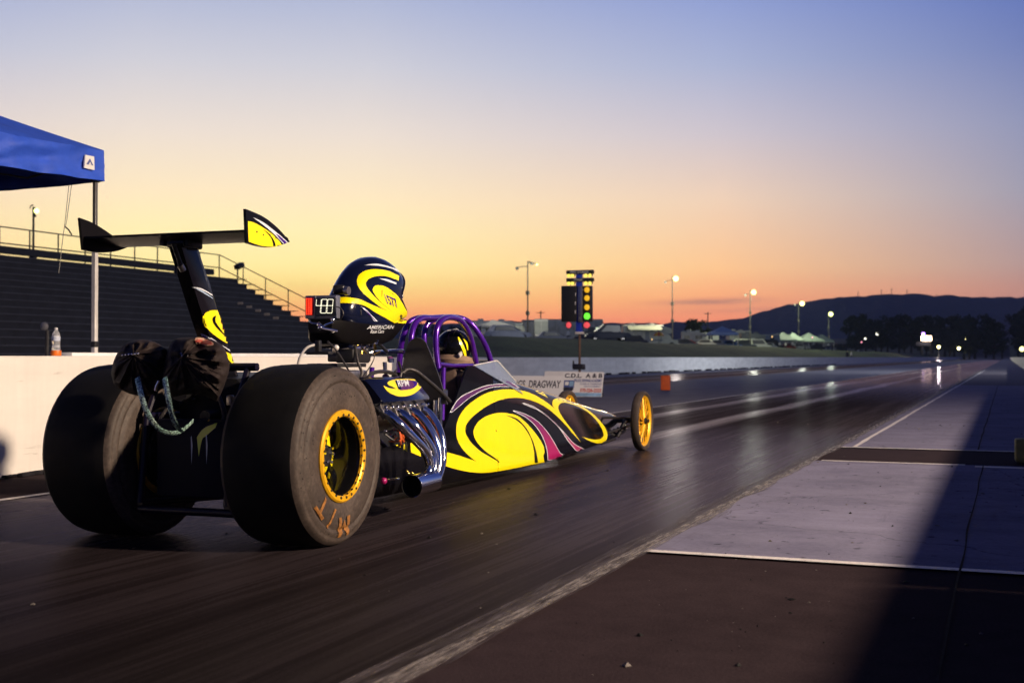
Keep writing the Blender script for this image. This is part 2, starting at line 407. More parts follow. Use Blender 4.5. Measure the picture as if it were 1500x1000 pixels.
def mat_concrete(name, a, c):
    m, t, b = nt_new(name)
    n1 = tex_noise(t, .8, 7, .65); n2 = tex_noise(t, 34, 6, .7); n3 = tex_noise(t, 1.2, 5, .6, (.25, 2.2, 1))
    n4 = tex_noise(t, 130, 5, .8)
    f = math_n(t, 'ADD', math_n(t, 'MULTIPLY', n1, .42), math_n(t, 'ADD', math_n(t, 'MULTIPLY', n2, .22), math_n(t, 'ADD', math_n(t, 'MULTIPLY', n3, .2), math_n(t, 'MULTIPLY', n4, .16))))
    col = ramp(t, f, [(.34, a), (.62, c)])
    sp = ramp(t, tex_noise(t, 11, 3, .5), [(.28, (.35, .35, .35)), (.34, (1, 1, 1))])
    st = ramp(t, tex_noise(t, 1.7, 8, .72), [(.36, (.82, .82, .85)), (.52, (1, 1, 1)), (.66, (1.04, 1.04, 1.03))])
    sc = ramp(t, tex_noise(t, 1., 6, .7, (9, .55, 1)), [(.28, (.80, .79, .80)), (.40, (1, 1, 1))])
    vo = t.nodes.new('ShaderNodeTexVoronoi'); vo.feature = 'DISTANCE_TO_EDGE'; vo.inputs['Scale'].default_value = .42
    tc = t.nodes.new('ShaderNodeTexCoord'); wv = t.nodes.new('ShaderNodeVectorMath'); wv.operation = 'MULTIPLY_ADD'; nn = t.nodes.new('ShaderNodeTexNoise'); nn.inputs['Scale'].default_value = 3.; nn.inputs['Detail'].default_value = 6
    link(t, tc.outputs['Object'], nn.inputs['Vector']); link(t, nn.outputs['Color'], wv.inputs[0]); wv.inputs[1].default_value = (.5, .5, 0); link(t, tc.outputs['Object'], wv.inputs[2]); link(t, wv.outputs[0], vo.inputs['Vector'])
    ck = ramp(t, vo.outputs['Distance'], [(.0, (.5, .5, .5)), (.0022, (.62, .62, .62)), (.004, (1, 1, 1))])
    col = mixc(t, 1, mixc(t, 1, mixc(t, 1, col, st, 'MULTIPLY'), sc, 'MULTIPLY'), ck, 'MULTIPLY')
    pave(t, b, mixc(t, 1, col, sp, 'MULTIPLY'), .45, [(.0, .004), (.9, .008), (.97, .03), (1., .18)], n2, .35, .004); return m
M['concrete'] = mat_concrete('pale_concrete', (.12, .118, .168), (.235, .228, .325))
M['concrete_far'] = mat_concrete('grey_concrete', (.13, .128, .155), (.22, .215, .25))
def mat_worn(name, col, lo, hi, scale, stretch=None):
    """paint worn through to the surface beneath (real holes in the paint)"""
    m, t, b = nt_new(name)
    b.inputs['Base Color'].default_value = tuple(col) + (1,); b.inputs['Roughness'].default_value = .6
    n = tex_noise(t, scale, 7, .7, stretch)
    link(t, ramp(t, n, [(lo, (0, 0, 0)), (hi, (1, 1, 1))]), b.inputs['Alpha'])
    link(t, ramp(t, tex_noise(t, 40, 4, .6), [(.3, tuple(c * .7 for c in col)), (.7, col)]), b.inputs['Base Color'])
    return m
M['linepaint'] = mat_worn('worn_white_line', (.72, .67, .64), .28, .40, 16)
M['edgepaint'] = mat_worn('flaking_edge_line', (.30, .265, .24), .40, .66, 1., (60, 5, 1))
M['edgedust'] = mat_worn('dusty_lane_edge', (.105, .085, .078), .38, .72, 1., (34, 2.2, 1))
M['crack'] = mat('tar_filled_crack', (.022, .021, .025), .95, var=.4, spec=.02)
def mat_wall(name, col, streak):
    m, t, b = nt_new(name)
    n1 = tex_noise(t, 2.2, 6, .6, (.4, .4, 2.)); n2 = tex_noise(t, 60, 4, .6); n3 = tex_noise(t, 3, 5, .7, (3, 3, .3))
    f = math_n(t, 'ADD', math_n(t, 'MULTIPLY', n1, .6), math_n(t, 'MULTIPLY', n3, .4))
    mk = ramp(t, tex_noise(t, 1., 6, .7, (3, 1.1, 16)), [(.27, (.62, .60, .58)), (.34, (1, 1, 1))])
    link(t, mixc(t, 1, ramp(t, f, [(.3, tuple(c * (1 - streak) for c in col)), (.6, col)]), mk, 'MULTIPLY'), b.inputs['Base Color'])
    b.inputs['Roughness'].default_value = .6; bump(t, b, n2, .2, .004); return m
M['whitewall'] = mat_wall('white_painted_concrete', (.78, .74, .68), .14)
M['greywall'] = mat_wall('weathered_white_concrete', (.80, .80, .80), .3)
M['grass'] = mat('dusk_grass', (.040, .058, .018), .9, var=.55, vs=.25, bmp=.8, bs_=3, bd=.3)
M['stone'] = mat('loose_grit', (.12, .105, .095), .8, var=.5, vs=30)
M['mountain'] = mat('wooded_mountainside', (.022, .030, .042), .95, var=.5, vs=.006, bmp=1., bs_=.02, bd=25)
M['leaf'] = mat('dark_leaves', (.026, .040, .018), .8, var=.5, vs=.7)
M['bark'] = mat('bark', (.05, .04, .03), .9, var=.4)
M['bench'] = mat('dull_bench_plank', (.055, .06, .08), .6, var=.35, vs=2.5)
M['riser'] = mat('dark_bench_riser', (.016, .018, .026), .7, var=.4, vs=2)
M['standframe'] = mat('stand_steel', (.022, .024, .032), .6, metal=.3, var=.3)
M['pole'] = mat('galvanised_pole', (.06, .058, .058), .5, metal=.6, var=.2)
M['whitemetal'] = mat('white_metal_leg', (.62, .60, .57), .35, metal=.2, var=.1)
M['legsteel'] = mat('grey_leg_steel', (.16, .155, .15), .4, metal=.5, var=.1)
M['plastic'] = mat('black_plastic', (.012, .012, .013), .45)
M['tentblue'] = mat('blue_canopy_cloth', (.020, .075, .50), .62, var=.12, vs=6, bmp=.5, bs_=8, bd=.02)
M['tentlogo'] = mat('white_logo_patch', (.7, .68, .66), .6)
M['orange'] = mat('orange_plastic', (.75, .16, .01), .45, var=.1)
M['orangebox'] = mat('orange_foam', (.62, .10, .014), .7, var=.15, vs=10, bmp=.3)
M['yellowfoam'] = mat('dull_yellow_foam', (.22, .19, .06), .8, var=.3, vs=10, bmp=.5)
M['treeblue'] = mat('blue_tree_post', (.015, .04, .42), .4, var=.15)
M['lampamber'] = emit('amber_bulb', (1., .52, .02), .85)
M['lampyel'] = emit('stage_bulb', (1., .82, .12), 1.25)
M['lampgreen'] = emit('green_bulb', (.16, 1., .05), 1.3)
M['lampred'] = emit('red_bulb', (1., .10, .12), .75)
M['ledred'] = emit('red_led', (1., .05, .012), 1.6)
M['leddot'] = emit('warm_white_led', (1., .95, .70), 1.5)
M['ledpanel'] = mat('dial_panel', (.022, .024, .018), .25, coat=.4)
M['dialframe'] = mat('dial_board_frame', (.16, .17, .22), .4, metal=.5)
M['flood'] = emit('floodlight_lens', (1., .90, .30), 4.)
M['floodgreen'] = emit('greenish_floodlight_lens', (.92, 1., .30), 4.)
M['floodwhite'] = emit('white_floodlight_lens', (.95, .93, .75), 4.)
M['score'] = emit('lit_scoreboard_face', (1., .70, .46), 20.)
M['flood_far'] = emit('trackside_lamp_lens', (1., .86, .34), 14.)
M['scorev'] = emit('violet_sign_light', (.45, .22, 1.), 9.)
M['warmwin'] = emit('lit_window', (1., .8, .5), .5)
M['pinklamp'] = emit('pink_lamp', (1., .35, .45), 3.)
M['rvwhite'] = mat('rv_white', (.36, .38, .36), .4, var=.12, vs=2)
M['rvgrey'] = mat('trailer_grey', (.17, .19, .25), .45, var=.2, vs=1.5)
M['rvdark'] = mat('dark_vehicle', (.026, .031, .052), .5, var=.2, spec=.2)
M['rvblue'] = mat('blue_vehicle', (.05, .09, .22), .5, spec=.2)
M['rvred'] = mat('dull_red_vehicle', (.20, .035, .03), .5, spec=.2)
M['rvsilver'] = mat('silver_vehicle', (.24, .25, .28), .45, spec=.3)
M['glassdark'] = mat('dark_window', (.012, .014, .02), .3)
M['awning'] = mat('pale_awning', (.40, .44, .34), .7)  # pale awning, the lamp's green cast mixed into its base colour
M['tentgrey'] = mat('pale_canopy', (.30, .30, .32), .7, var=.1)
M['tentgreenlit'] = mat('green_lit_canopy', (.24, .29, .27), .7, var=.1)  # white cloth with the green lamplight put into its colour
M['skin'] = mat('skin', (.32, .19, .13), .6)
M['cloth_d'] = mat('dark_clothes', (.02, .022, .035), .85)
M['cloth_w'] = mat('white_shirt', (.5, .5, .52), .85)
M['signwhite'] = mat_wall('sign_white', (.82, .81, .80), .08)
M['signbluetxt'] = mat('sign_blue_ink', (.07, .10, .30), .6)
M['signdark'] = mat('sign_black_ink', (.025, .025, .045), .6)
M['signred'] = mat('sign_red_ink', (.55, .06, .05), .6)
M['signcyan'] = mat('sign_blue_field', (.25, .42, .62), .6, var=.3, vs=5)
def mat_bottle():
    m, t, b = nt_new('clear_plastic_bottle')
    b.inputs['Base Color'].default_value = (.9, .93, .97, 1); b.inputs['Roughness'].default_value = .12
    b.inputs['Transmission Weight'].default_value = .75; b.inputs['IOR'].default_value = 1.2
    return m
M['bottle'] = mat_bottle()

# ------------------------------------------------------------------ world: sky after sunset, glow to the left of the strip
HAZE_D = .00009      # even evening air (see the haze box at the end)
def build_world():
    w = bpy.data.worlds.new('World'); scene.world = w; w.use_nodes = True; t = w.node_tree
    bg = t.nodes['Background']
    tc = t.nodes.new('ShaderNodeTexCoord'); nm = t.nodes.new('ShaderNodeVectorMath'); nm.operation = 'NORMALIZE'
    link(t, tc.outputs['Generated'], nm.inputs[0])
    sp = t.nodes.new('ShaderNodeSeparateXYZ'); link(t, nm.outputs[0], sp.inputs[0])
    el = math_n(t, 'MULTIPLY', math_n(t, 'ARCSINE', sp.outputs[2]), 180 / PI)
    az = math.radians(33.0); gx, gy = -math.sin(az), math.cos(az)
    hl = math_n(t, 'SQRT', math_n(t, 'ADD', math_n(t, 'MULTIPLY', sp.outputs[0], sp.outputs[0]), math_n(t, 'MULTIPLY', sp.outputs[1], sp.outputs[1])))
    dt = math_n(t, 'DIVIDE', math_n(t, 'ADD', math_n(t, 'MULTIPLY', sp.outputs[0], gx), math_n(t, 'MULTIPLY', sp.outputs[1], gy)), math_n(t, 'MAXIMUM', hl, 1e-4))
    ang = math_n(t, 'MULTIPLY', math_n(t, 'ARCCOSINE', math_n(t, 'MINIMUM', math_n(t, 'MAXIMUM', dt, -1.), 1.)), 180 / PI)
    f = math_n(t, 'DIVIDE', el, 60., clamp=True)
    def R(st): return ramp(t, f, [(e / 60., lin(c)) for e, c in st])
    warm = R([(0, (228, 112, 92)), (.9, (242, 128, 92)), (1.7, (253, 156, 102)), (2.5, (255, 196, 116)), (3.3, (255, 222, 136)), (4.2, (255, 234, 158)), (5.6, (255, 236, 176)), (7., (253, 230, 188)), (9.9, (233, 219, 206)), (12.9, (204, 203, 212)), (15.8, (174, 182, 210)), (22, (104, 118, 168)), (38, (44, 54, 104)), (60, (22, 28, 64))])
    mid = R([(0, (198, 106, 96)), (.9, (216, 118, 96)), (1.7, (238, 142, 106)), (2.6, (248, 166, 114)), (3.9, (250, 194, 136)), (7., (236, 205, 178)), (9.9, (203, 193, 200)), (12.9, (168, 176, 206)), (15.8, (141, 156, 206)), (22, (86, 100, 162)), (38, (38, 46, 96)), (60, (22, 28, 64))])
    cool = R([(0, (150, 102, 106)), (1.7, (170, 118, 112)), (2.9, (182, 134, 122)), (3.9, (172, 144, 140)), (7., (152, 150, 168)), (9.9, (138, 144, 177)), (12.9, (112, 126, 178)), (15.8, (89, 111, 180)), (22, (58, 74, 140)), (38, (30, 38, 88)), (60, (20, 26, 60))])
    dark = R([(0, (42, 46, 76)), (6, (50, 58, 100)), (15, (52, 65, 120)), (30, (38, 51, 102)), (60, (20, 27, 62))])
    def seg(a, b): return math_n(t, 'SMOOTH_MIN', math_n(t, 'DIVIDE', math_n(t, 'SUBTRACT', ang, a), b - a, clamp=True), 1., .0)
    c = mixc(t, seg(5., 21.), warm, mid); c = mixc(t, seg(21., 34.5), c, cool); c = mixc(t, seg(38., 85.), c, dark)
    # one thin dark streak of cloud low over the strip, and faint bands
    def bellg(v, c0, wd):
        q = math_n(t, 'DIVIDE', math_n(t, 'SUBTRACT', v, c0), wd); return math_n(t, 'EXPONENT', math_n(t, 'MULTIPLY', math_n(t, 'MULTIPLY', q, q), -1.))
    side = math_n(t, 'GREATER_THAN', math_n(t, 'ADD', math_n(t, 'MULTIPLY', sp.outputs[0], gy), math_n(t, 'MULTIPLY', sp.outputs[1], -gx)), 0.)
    mpn = t.nodes.new('ShaderNodeMapping'); link(t, nm.outputs[0], mpn.inputs[0]); mpn.inputs['Scale'].default_value = (14, 14, 160)
    nz = t.nodes.new('ShaderNodeTexNoise'); link(t, mpn.outputs[0], nz.inputs['Vector']); nz.inputs['Scale'].default_value = 1.; nz.inputs['Detail'].default_value = 5
    elw = math_n(t, 'MULTIPLY_ADD', math_n(t, 'SUBTRACT', nz.outputs['Fac'], .5), .5, el)
    cl = math_n(t, 'MULTIPLY', math_n(t, 'MULTIPLY', bellg(elw, 2.42, .17), bellg(ang, 20.4, 2.3)), side)
    cl2 = math_n(t, 'MULTIPLY', math_n(t, 'MULTIPLY', bellg(elw, 2.05, .10), bellg(ang, 23., 4.)), side)
    cl = math_n(t, 'MINIMUM', math_n(t, 'MULTIPLY_ADD', cl2, .25, math_n(t, 'MULTIPLY', cl, .55)), .6)
    c = mixc(t, cl, c, lin((128, 98, 106)))
    # the sky lies beyond the air of the haze box: the longer the path through it, the more it is dimmed on the way
    path = math_n(t, 'MINIMUM', 4800., math_n(t, 'DIVIDE', 318., math_n(t, 'MAXIMUM', sp.outputs[2], .02)))
    link(t, c, bg.inputs['Color']); link(t, math_n(t, 'MULTIPLY', math_n(t, 'EXPONENT', math_n(t, 'MULTIPLY', path, HAZE_D * .93)), 1.05), bg.inputs['Strength'])
build_world()

# ------------------------------------------------------------------ camera
cam = bpy.data.objects.new('camera', bpy.data.cameras.new('camera')); COL.objects.link(cam)
cam.matrix_world = Matrix(((RT.x, UP.x, -FW.x, CAM.x), (RT.y, UP.y, -FW.y, CAM.y), (RT.z, UP.z, -FW.z, CAM.z), (0, 0, 0, 1)))
cam.data.sensor_width = 36; cam.data.lens = 36 * FPX / 1500; cam.data.clip_start = .1; cam.data.clip_end = 30000
cam.data.dof.use_dof = True; cam.data.dof.focus_distance = 7.2; cam.data.dof.aperture_fstop = 4.0
scene.camera = cam
scene.view_settings.view_transform = 'Standard'; scene.view_settings.look = 'None'
scene.view_settings.exposure = 0; scene.view_settings.gamma = 1
scene.cycles.sample_clamp_indirect = 16; scene.cycles.max_bounces = 8

# ------------------------------------------------------------------ the key: a pole floodlight to the right of the start
KEY = Vector((18.0, .35, 8.0))
kl = bpy.data.lights.new('floodlight_beam', 'SPOT'); kl.energy = 31000; kl.color = (1., .78, .58); kl.spot_size = math.radians(128); kl.spot_blend = .8; kl.shadow_soft_size = .42
ko = bpy.data.objects.new('floodlight_beam', kl); COL.objects.link(ko); ko.location = KEY
ADDED_LAMP = Vector((17.5, 62., 10.5))  # second pole's lamps, added out of view to brighten the far wall and pits
for aim, pw in (((-16, 66, .3), 9000), ((-52, 175, 3.), 42000)):
    k2 = bpy.data.lights.new('floodlight_beam', 'SPOT'); k2.energy = pw; k2.color = (.92, .96, 1.) if pw < 50000 else (.80, .88, 1.); k2.spot_size = math.radians(128 if pw < 50000 else 70); k2.spot_blend = 1.; k2.shadow_soft_size = .42
    o2 = bpy.data.objects.new('floodlight_beam', k2); COL.objects.link(o2); o2.location = ADDED_LAMP
    o2.rotation_euler = (Vector(aim) - ADDED_LAMP).to_track_quat('-Z', 'Y').to_euler()
ko.rotation_euler = (Vector((-1.0, 2.0, .4)) - KEY).to_track_quat('-Z', 'Y').to_euler()

# ================================================================== SETTING
def gz(x, y):
    """height of the land: flat by the strip, a low grassy bank to the left, a rise far ahead"""
    b = (.15 * sstep(-16.2, -18, x) + 2.35 * sstep(-19, -33, x)) * sstep(48, 85, y)
    r = .35 * sstep(6, 12, x)
    far = 11 * sstep(650, 1050, y) + 25 * sstep(1100, 2600, y)
    n = (noise.noise(Vector((x * .05, y * .03, 0))) * .25 + noise.noise(Vector((x * .2, y * .12, 3))) * .06) * sstep(-18, -24, x) * sstep(48, 80, y)
    return b + r + far + n
def grid(name, xs, ys, f, m, kind='structure'):
    mb = MB(); nx = len(xs)
    mb.add([(x, y, f(x, y)) for y in ys for x in xs], [(j * nx + i, j * nx + i + 1, (j + 1) * nx + i + 1, (j + 1) * nx + i) for j in range(len(ys) - 1) for i in range(nx - 1)])
    return tag(mb.build(name, m, recalc=False), kind=kind)
def rng(a, b, n): return [a + (b - a) * i / (n - 1) for i in range(n)]
far_xs = [-6000, -3000, -1500, -800, -500, -300, -200, -140] + rng(-110, -16, 60)
far_ys = rng(-200, 40, 8) + rng(46, 300, 80) + rng(310, 660, 30) + rng(690, 1200, 24) + [1500, 2000, 2600, 4000, 9000]
grid('grass_bank', far_xs, far_ys, lambda x, y: gz(x, y) - .004, M['grass'])
grid('grass', [5.2, 6, 8, 12, 20, 40, 80, 160, 400, 1000, 3000], far_ys, lambda x, y: gz(x, y) - .004, M['grass'])
def sheet(name, x0, x1, y0, y1, z, m, ny=2):
    ys = rng(y0, y1, ny); return grid(name, [x0, x1], ys, lambda x, y: z, m)
ys_long = [-40, 0, 40, 100, 200, 400, 650] + rng(690, 1050, 16) + [1100, 1500, 2600]
grid('ground', [-16, 5.2], ys_long, lambda x, y: gz(0, y), M['asphalt'])
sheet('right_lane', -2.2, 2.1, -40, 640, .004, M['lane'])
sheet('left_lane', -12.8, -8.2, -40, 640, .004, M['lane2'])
sheet('centre_concrete', -8.2, -2.2, 8.9, 330, .006, M['concrete_far'])
sheet('concrete_pad', 2.1, 4.85, .42, 5.98, .006, M['concrete'])
sheet('concrete_pad', 2.1, 4.85, 7.77, 38, .006, M['concrete'])
sheet('concrete_shoulder', -15.4, -12.8, 4, 330, .006, M['concrete_far'])
# painted lines
def line(x0, x1, y0, y1, z=.010): 
    mb = MB(); n = 24
    for i in range(n):
        a, b = i / n, (i + 1) / n
        mb.add([(lerp(x0, x1, a), lerp(y0[0], y1[0], a), z), (lerp(x0, x1, b), lerp(y0[0], y1[0], b), z), (lerp(x0, x1, b), lerp(y0[1], y1[1], b), z), (lerp(x0, x1, a), lerp(y0[1], y1[1], a), z)], [(0, 1, 2, 3)])
    return tag(mb.build('painted_line', M['linepaint'], recalc=False), kind='structure')
line(2.12, 4.8, (.40, .47), (.35, .42))
line(2.18, 3.36, (5.94, 6.02), (5.90, 5.98)); line(3.44, 4.8, (5.74, 5.86), (5.66, 5.78))
line(2.10, 4.8, (7.70, 7.78), (7.62, 7.70))
def longline(name, x, w, y0, y1, m, seg=1.2, wob=.012, z=.010):
    mb = MB(); n = int((y1 - y0) / seg); P = []
    for i in range(n + 1):
        y = y0 + seg * i; dx = wob * noise.noise(Vector((y * .9, x, 0))); ww = w * (1 + .5 * noise.noise(Vector((y * 1.3, x, 5))))
        P += [(x + dx - ww / 2, y, z), (x + dx + ww / 2, y, z)]
    mb.add(P, [(2 * i, 2 * i + 1, 2 * i + 3, 2 * i + 2) for i in range(n)])
    return tag(mb.build(name, m, recalc=False), kind='structure')
longline('edge_line', 2.10, .075, -6, 90, M['edgepaint'], .25, .015, .0125)
longline('lane_edge_dust', 2.06, .17, -6, 90, M['edgedust'], .25, .03)
longline('edge_line', 2.26, .05, 7.8, 90, M['linepaint'], .5, .01, .011)
longline('edge_line', -2.22, .07, -8, 8.6, M['linepaint'], .5, .01)
longline('edge_line', -2.24, .06, 9, 200, M['linepaint'], 1., .01, .011)
longline('expansion_joint', 3.50, .008, -3, 5.95, M['crack'], .07, .014)
longline('expansion_joint', 3.42, .012, 7.8, 38, M['crack'], .3, .012)
# loose grit on the pads (nobody could count it)
mb = MB()
for i in range(1300):
    y = -4 + 17 * random.random() ** 1.3; x = random.uniform(-1.5, 4.5)
    if x < 2 and random.random() < .72: continue
    r = .003 + .015 * random.random() ** 5
    R3 = Matrix.Rotation(random.random() * 6, 3, 'Z')
    vs = [R3 @ Vector((random.uniform(.6, 1.3) * r * a, random.uniform(.6, 1.2) * r * b, random.uniform(.3, .7) * r * c)) for a, b, c in ((1, 0, 0), (-1, 0, 0), (0, 1, 0), (0, -1, 0), (0, 0, 1), (0, 0, -.6))]
    zg = .004 if x < 2.1 else (.006 if y > .42 else 0.)
    mb.add([v + Vector((x, y, zg + r * .12)) for v in vs], [(0, 2, 4), (2, 1, 4), (1, 3, 4), (3, 0, 4), (2, 0, 5), (1, 2, 5), (3, 1, 5), (0, 3, 5)], int(random.random() < .6))
tag(mb.build('loose_grit', [M['stone'], M['rubber']]), kind='stuff')

# mountain ridge, far ahead
prof = [(-900, 489), (-200, 487), (200, 484), (560, 481), (700, 476), (760, 474), (830, 476), (900, 477), (960, 478), (1010, 476), (1060, 474), (1090, 469), (1125, 458), (1160, 449), (1200, 443), (1240, 439), (1290, 435), (1340, 434.5), (1380, 437), (1430, 439), (1500, 439), (1600, 441), (1800, 446), (2100, 455), (2600, 470), (3200, 485)]
mb = MB(); pxs = rng(-800, 3100, 420); rows = [(3000, -.02), (3250, .25), (3550, .62), (3850, .9), (4000, 1.), (4300, .8)]
for d, k in rows:
    for px in pxs:
        top = (HOR - interp(prof, px)) / FPX * 4000
        p = D(px, HOR, d); h = top * k + 10
        h += (noise.noise(Vector((px * .05, d * .004, 1))) * 9 + noise.noise(Vector((px * .25, d * .01, 2))) * 5) * (1 if k > .1 else 0) * (.6 if k == 1 else 1.2)
        h += (noise.noise(Vector((px * 1.7, d, 4))) * 3.5 + noise.noise(Vector((px * .6, d, 7))) * 3 if k == 1. else noise.noise(Vector((px * .8, d * .02, 8))) * 7 * k)
        mb.v.append(Vector((p.x, p.y, max(0, h) if k > 0 else 0)))
n = len(pxs)
for j in range(len(rows) - 1):
    for i in range(n - 1):
        mb.f.append((j * n + i, j * n + i + 1, (j + 1) * n + i + 1, (j + 1) * n + i)); mb.m.append(0)
tag(mb.build('mountain', M['mountain'], recalc=False), kind='structure')

# walls
def wall(name, x0, x1, y0, y1, h, m, label, seg=6.):
    w = thing(name, (x0, y0, 0), label, 'barrier wall')
    mb = MB(); y = y0
    while y < y1 - .01:
        e = min(y + seg, y1)
        mb.box(((x0 + x1) / 2, (y + e) / 2, h / 2), (abs(x1 - x0), e - y - .012, h), 0, bev=.012, seg=1); y = e
    mb.build('concrete_panel', m, w)
    return w
w0 = w = wall('divider_wall', -3.58, -3.32, -6, 8.6, .918, M['whitewall'], 'bright white concrete wall behind the dragster with a water bottle on top', 7.3)
part('rear_coping', lambda m: m.box((-3.72, 5.9, .47), (.2, 5.3, .955), 0, bev=.01), M['greywall'], w)
w = wall('track_wall', -15.75, -15.45, -40, 640, .90, M['greywall'], 'long low grey white wall along the far lane below the grass bank', 12.)
part('base_debris', lambda m: [m.box((-15.35 + random.uniform(-.03, .05), y, .05), (.12, random.uniform(.3, 1.4), random.uniform(.06, .13)), 0, bev=.02, seg=1) for y in [30 + k * 1.6 + random.uniform(-.5, .5) for k in range(75)]], M['rubber'], w)
part('base_debris', lambda m: [m.box((-3.30 + random.uniform(-.02, .03), y, .015), (.05, random.uniform(.03, .22), random.uniform(.015, .045)), 0, Matrix.Rotation(random.uniform(-.3, .3), 4, 'Z'), .006, 1) for y in [-5.5 + k * .16 + random.uniform(-.05, .05) for k in range(86)]], M['crack'], w0)
wall('track_wall', 4.85, 5.13, -12, 640, .90, M['greywall'], 'low white wall at the right edge of the strip beside the dark shoulder', 12.)

# ================================================================== DRAGSTER
car = thing('dragster', (0, 0, 0), 'black and yellow rear engine dragster with fat slicks and a tall rear wing', 'race car')
WC = (.06, .435)          # rear wheel centre (y, z)
def rear_wheel(s):
    ax = (s, 0, 0); o = (0, WC[0], WC[1])
    k = .515
    def hub(m):
        m.lathe([(.192, k + .20), (.186, k + .19), (.186, k - .12), (.20, k - .18)], o, ax, 56, 0)
        m.lathe([(.205, k - .19), (.186, k - .19)], o, ax, 56, 0)
    w = part('rear_wheel', hub, [M['black']], car)
    def tyre(m):
        half = [(.212, .205), (.232, .211), (.262, .217), (.315, .2165), (.336, .2145), (.345, .2075), (.351, .2065), (.361, .2135), (.372, .2145), (.384, .2075), (.391, .2045), (.399, .2055), (.407, .2025), (.4165, .192), (.4245, .178)]
        tread = [(.4305, .155), (.436, .11), (.439, .05), (.4395, 0)]
        prof = [(r, k + h) for r, h in half]; t2 = [(r, k + h) for r, h in tread]
        m.lathe(prof, o, ax, 96, 0); m.lathe([prof[-1]] + t2 + [(r, 2 * k - h) for r, h in t2[-2::-1]] + [(.4245, k - .178)], o, ax, 96, 1)
        m.lathe([(r, 2 * k - h) for r, h in prof[::-1]], o, ax, 96, 0)
        for v in m.v:
            if v.z < .012: v.z = .012 - (.012 - v.z) * .25
        # small worn nubs on the sidewall
        for i in range(70):
            a = random.random() * 2 * PI; r = random.choice((.30, .345, .385, .37)) + random.uniform(-.01, .01)
            h = interp(half, r)
            m.ball((s * (k + h), WC[0] + r * math.cos(a), WC[1] + r * math.sin(a)), (.0015, .0035, .0035), 1, 6, 4)
        if s > 0:
            tree = m.bvh(); cast = lambda u, v: (Vector((2, u, v)), Vector((-1, 0, 0)))
            for ch, px, py, w_, h_, r in (('M', 501, 774, .105, .095, .335), ('/', 483, 757, .05, .105, .308), ('T', 470, 739, .095, .095, .296)):
                p = X(px, py, .722); a = math.atan2(p.z - WC[1], p.y - WC[0])
                rad = (math.cos(a), math.sin(a)); tan = (math.sin(a), -math.cos(a))
                oo = (WC[0] + rad[0] * (r - h_ / 2) - tan[0] * w_ / 2, WC[1] + rad[1] * (r - h_ / 2) - tan[1] * w_ / 2)
                vs, fs = text2d(ch, .012)
                if ch == 'M': vs, fs = [(0, 0), (.25, 0), (.25, .58), (.5, .16), (.75, .58), (.75, 0), (1, 0), (1, 1), (.78, 1), (.5, .52), (.22, 1), (0, 1)], [(0, 1, 2, 11), (11, 2, 10), (2, 3, 9, 10), (3, 4, 8, 9), (4, 7, 8), (4, 5, 6, 7)]
                m.drape(tree, [(oo[0] + tan[0] * w_ * u + rad[0] * h_ * v, oo[1] + tan[1] * w_ * u + rad[1] * h_ * v) for u, v in vs], fs, 2, .005, cast, .006, True)
    part('tyre', tyre, [M['sidewall'], M['rubber'], M['tyreletter']], w, recalc=True)
    def ring(m):
        m.lathe([(.188, k + .205), (.190, k + .218), (.196, k + .223), (.214, k + .223), (.222, k + .215), (.222, k + .205)], o, ax, 72, 0)
        for i in range(24):
            a = 2 * PI * (i + .3) / 24; c = Vector((s * (k + .219), WC[0] + .1985 * math.cos(a), WC[1] + .1985 * math.sin(a)))
            m.cyl(c, c + Vector((s * .008, 0, 0)), .0065, 6, 1)
            a += PI / 24; c = Vector((s * (k + .215), WC[0] + .188 * math.cos(a), WC[1] + .188 * math.sin(a)))
            m.box(c, (.008, .010, .014), 2, Matrix.Rotation(a, 4, 'X'), .003, 1)
    part('beadlock_ring', ring, [M['gold'], M['steel'], M['black']], w)
    part('inner_bead_ring', lambda m: m.lathe([(.188, k - .205), (.190, k - .218), (.214, k - .223), (.222, k - .215)], o, ax, 72, 0), [M['gold']], w)
    def centre(m):
        d = k + .075
        m.lathe([(.0, d + .05), (.05, d + .05), (.058, d + .03), (.062, d - .06)], o, ax, 32, 1)
        m.lathe([(.187, k + .15), (.180, d + .01), (.176, d - .02)], o, ax, 64, 3)
        for i in range(5):
            a = 2 * PI * i / 5 + .95
            for sd, mi in ((-.42, 2), (.42, 2), (0, 0)):
                wd = .056 if mi == 0 else .015
                p = []
                for r, h, ww in ((.05, .035, wd * .62), (.10, .012, wd), (.15, -.006, wd * 1.35), (.184, -.016, wd * 1.7)):
                    hh = h + (.010 if mi else 0); off = sd * .10 * (.6 + r * 3.2)
                    cc = Vector((0, math.cos(a), math.sin(a))); tt = Vector((0, -math.sin(a), math.cos(a)))
                    b = Vector((s * (d + hh), WC[0], WC[1])) + cc * r + tt * off
                    p.append([b + tt * ww, b - tt * ww, b - tt * ww - Vector((s * .02, 0, 0)), b + tt * ww - Vector((s * .02, 0, 0))])
                m.loft(p, mi)
        m.lathe([(.186, d - .10), (.06, d - .08)], o, ax, 48, 3)
        for i in range(5):
            a = 2 * PI * i / 5 + .2; c = Vector((s * (d + .045), WC[0] + .036 * math.cos(a), WC[1] + .036 * math.sin(a)))
            m.cyl(c, c + Vector((s * .025, 0, 0)), .008, 6, 2)
    part('wheel_centre', centre, [M['yellow'], M['steel'], M['chrome'], M['black']], w)
    return w
rear_wheel(1); rear_wheel(-1)

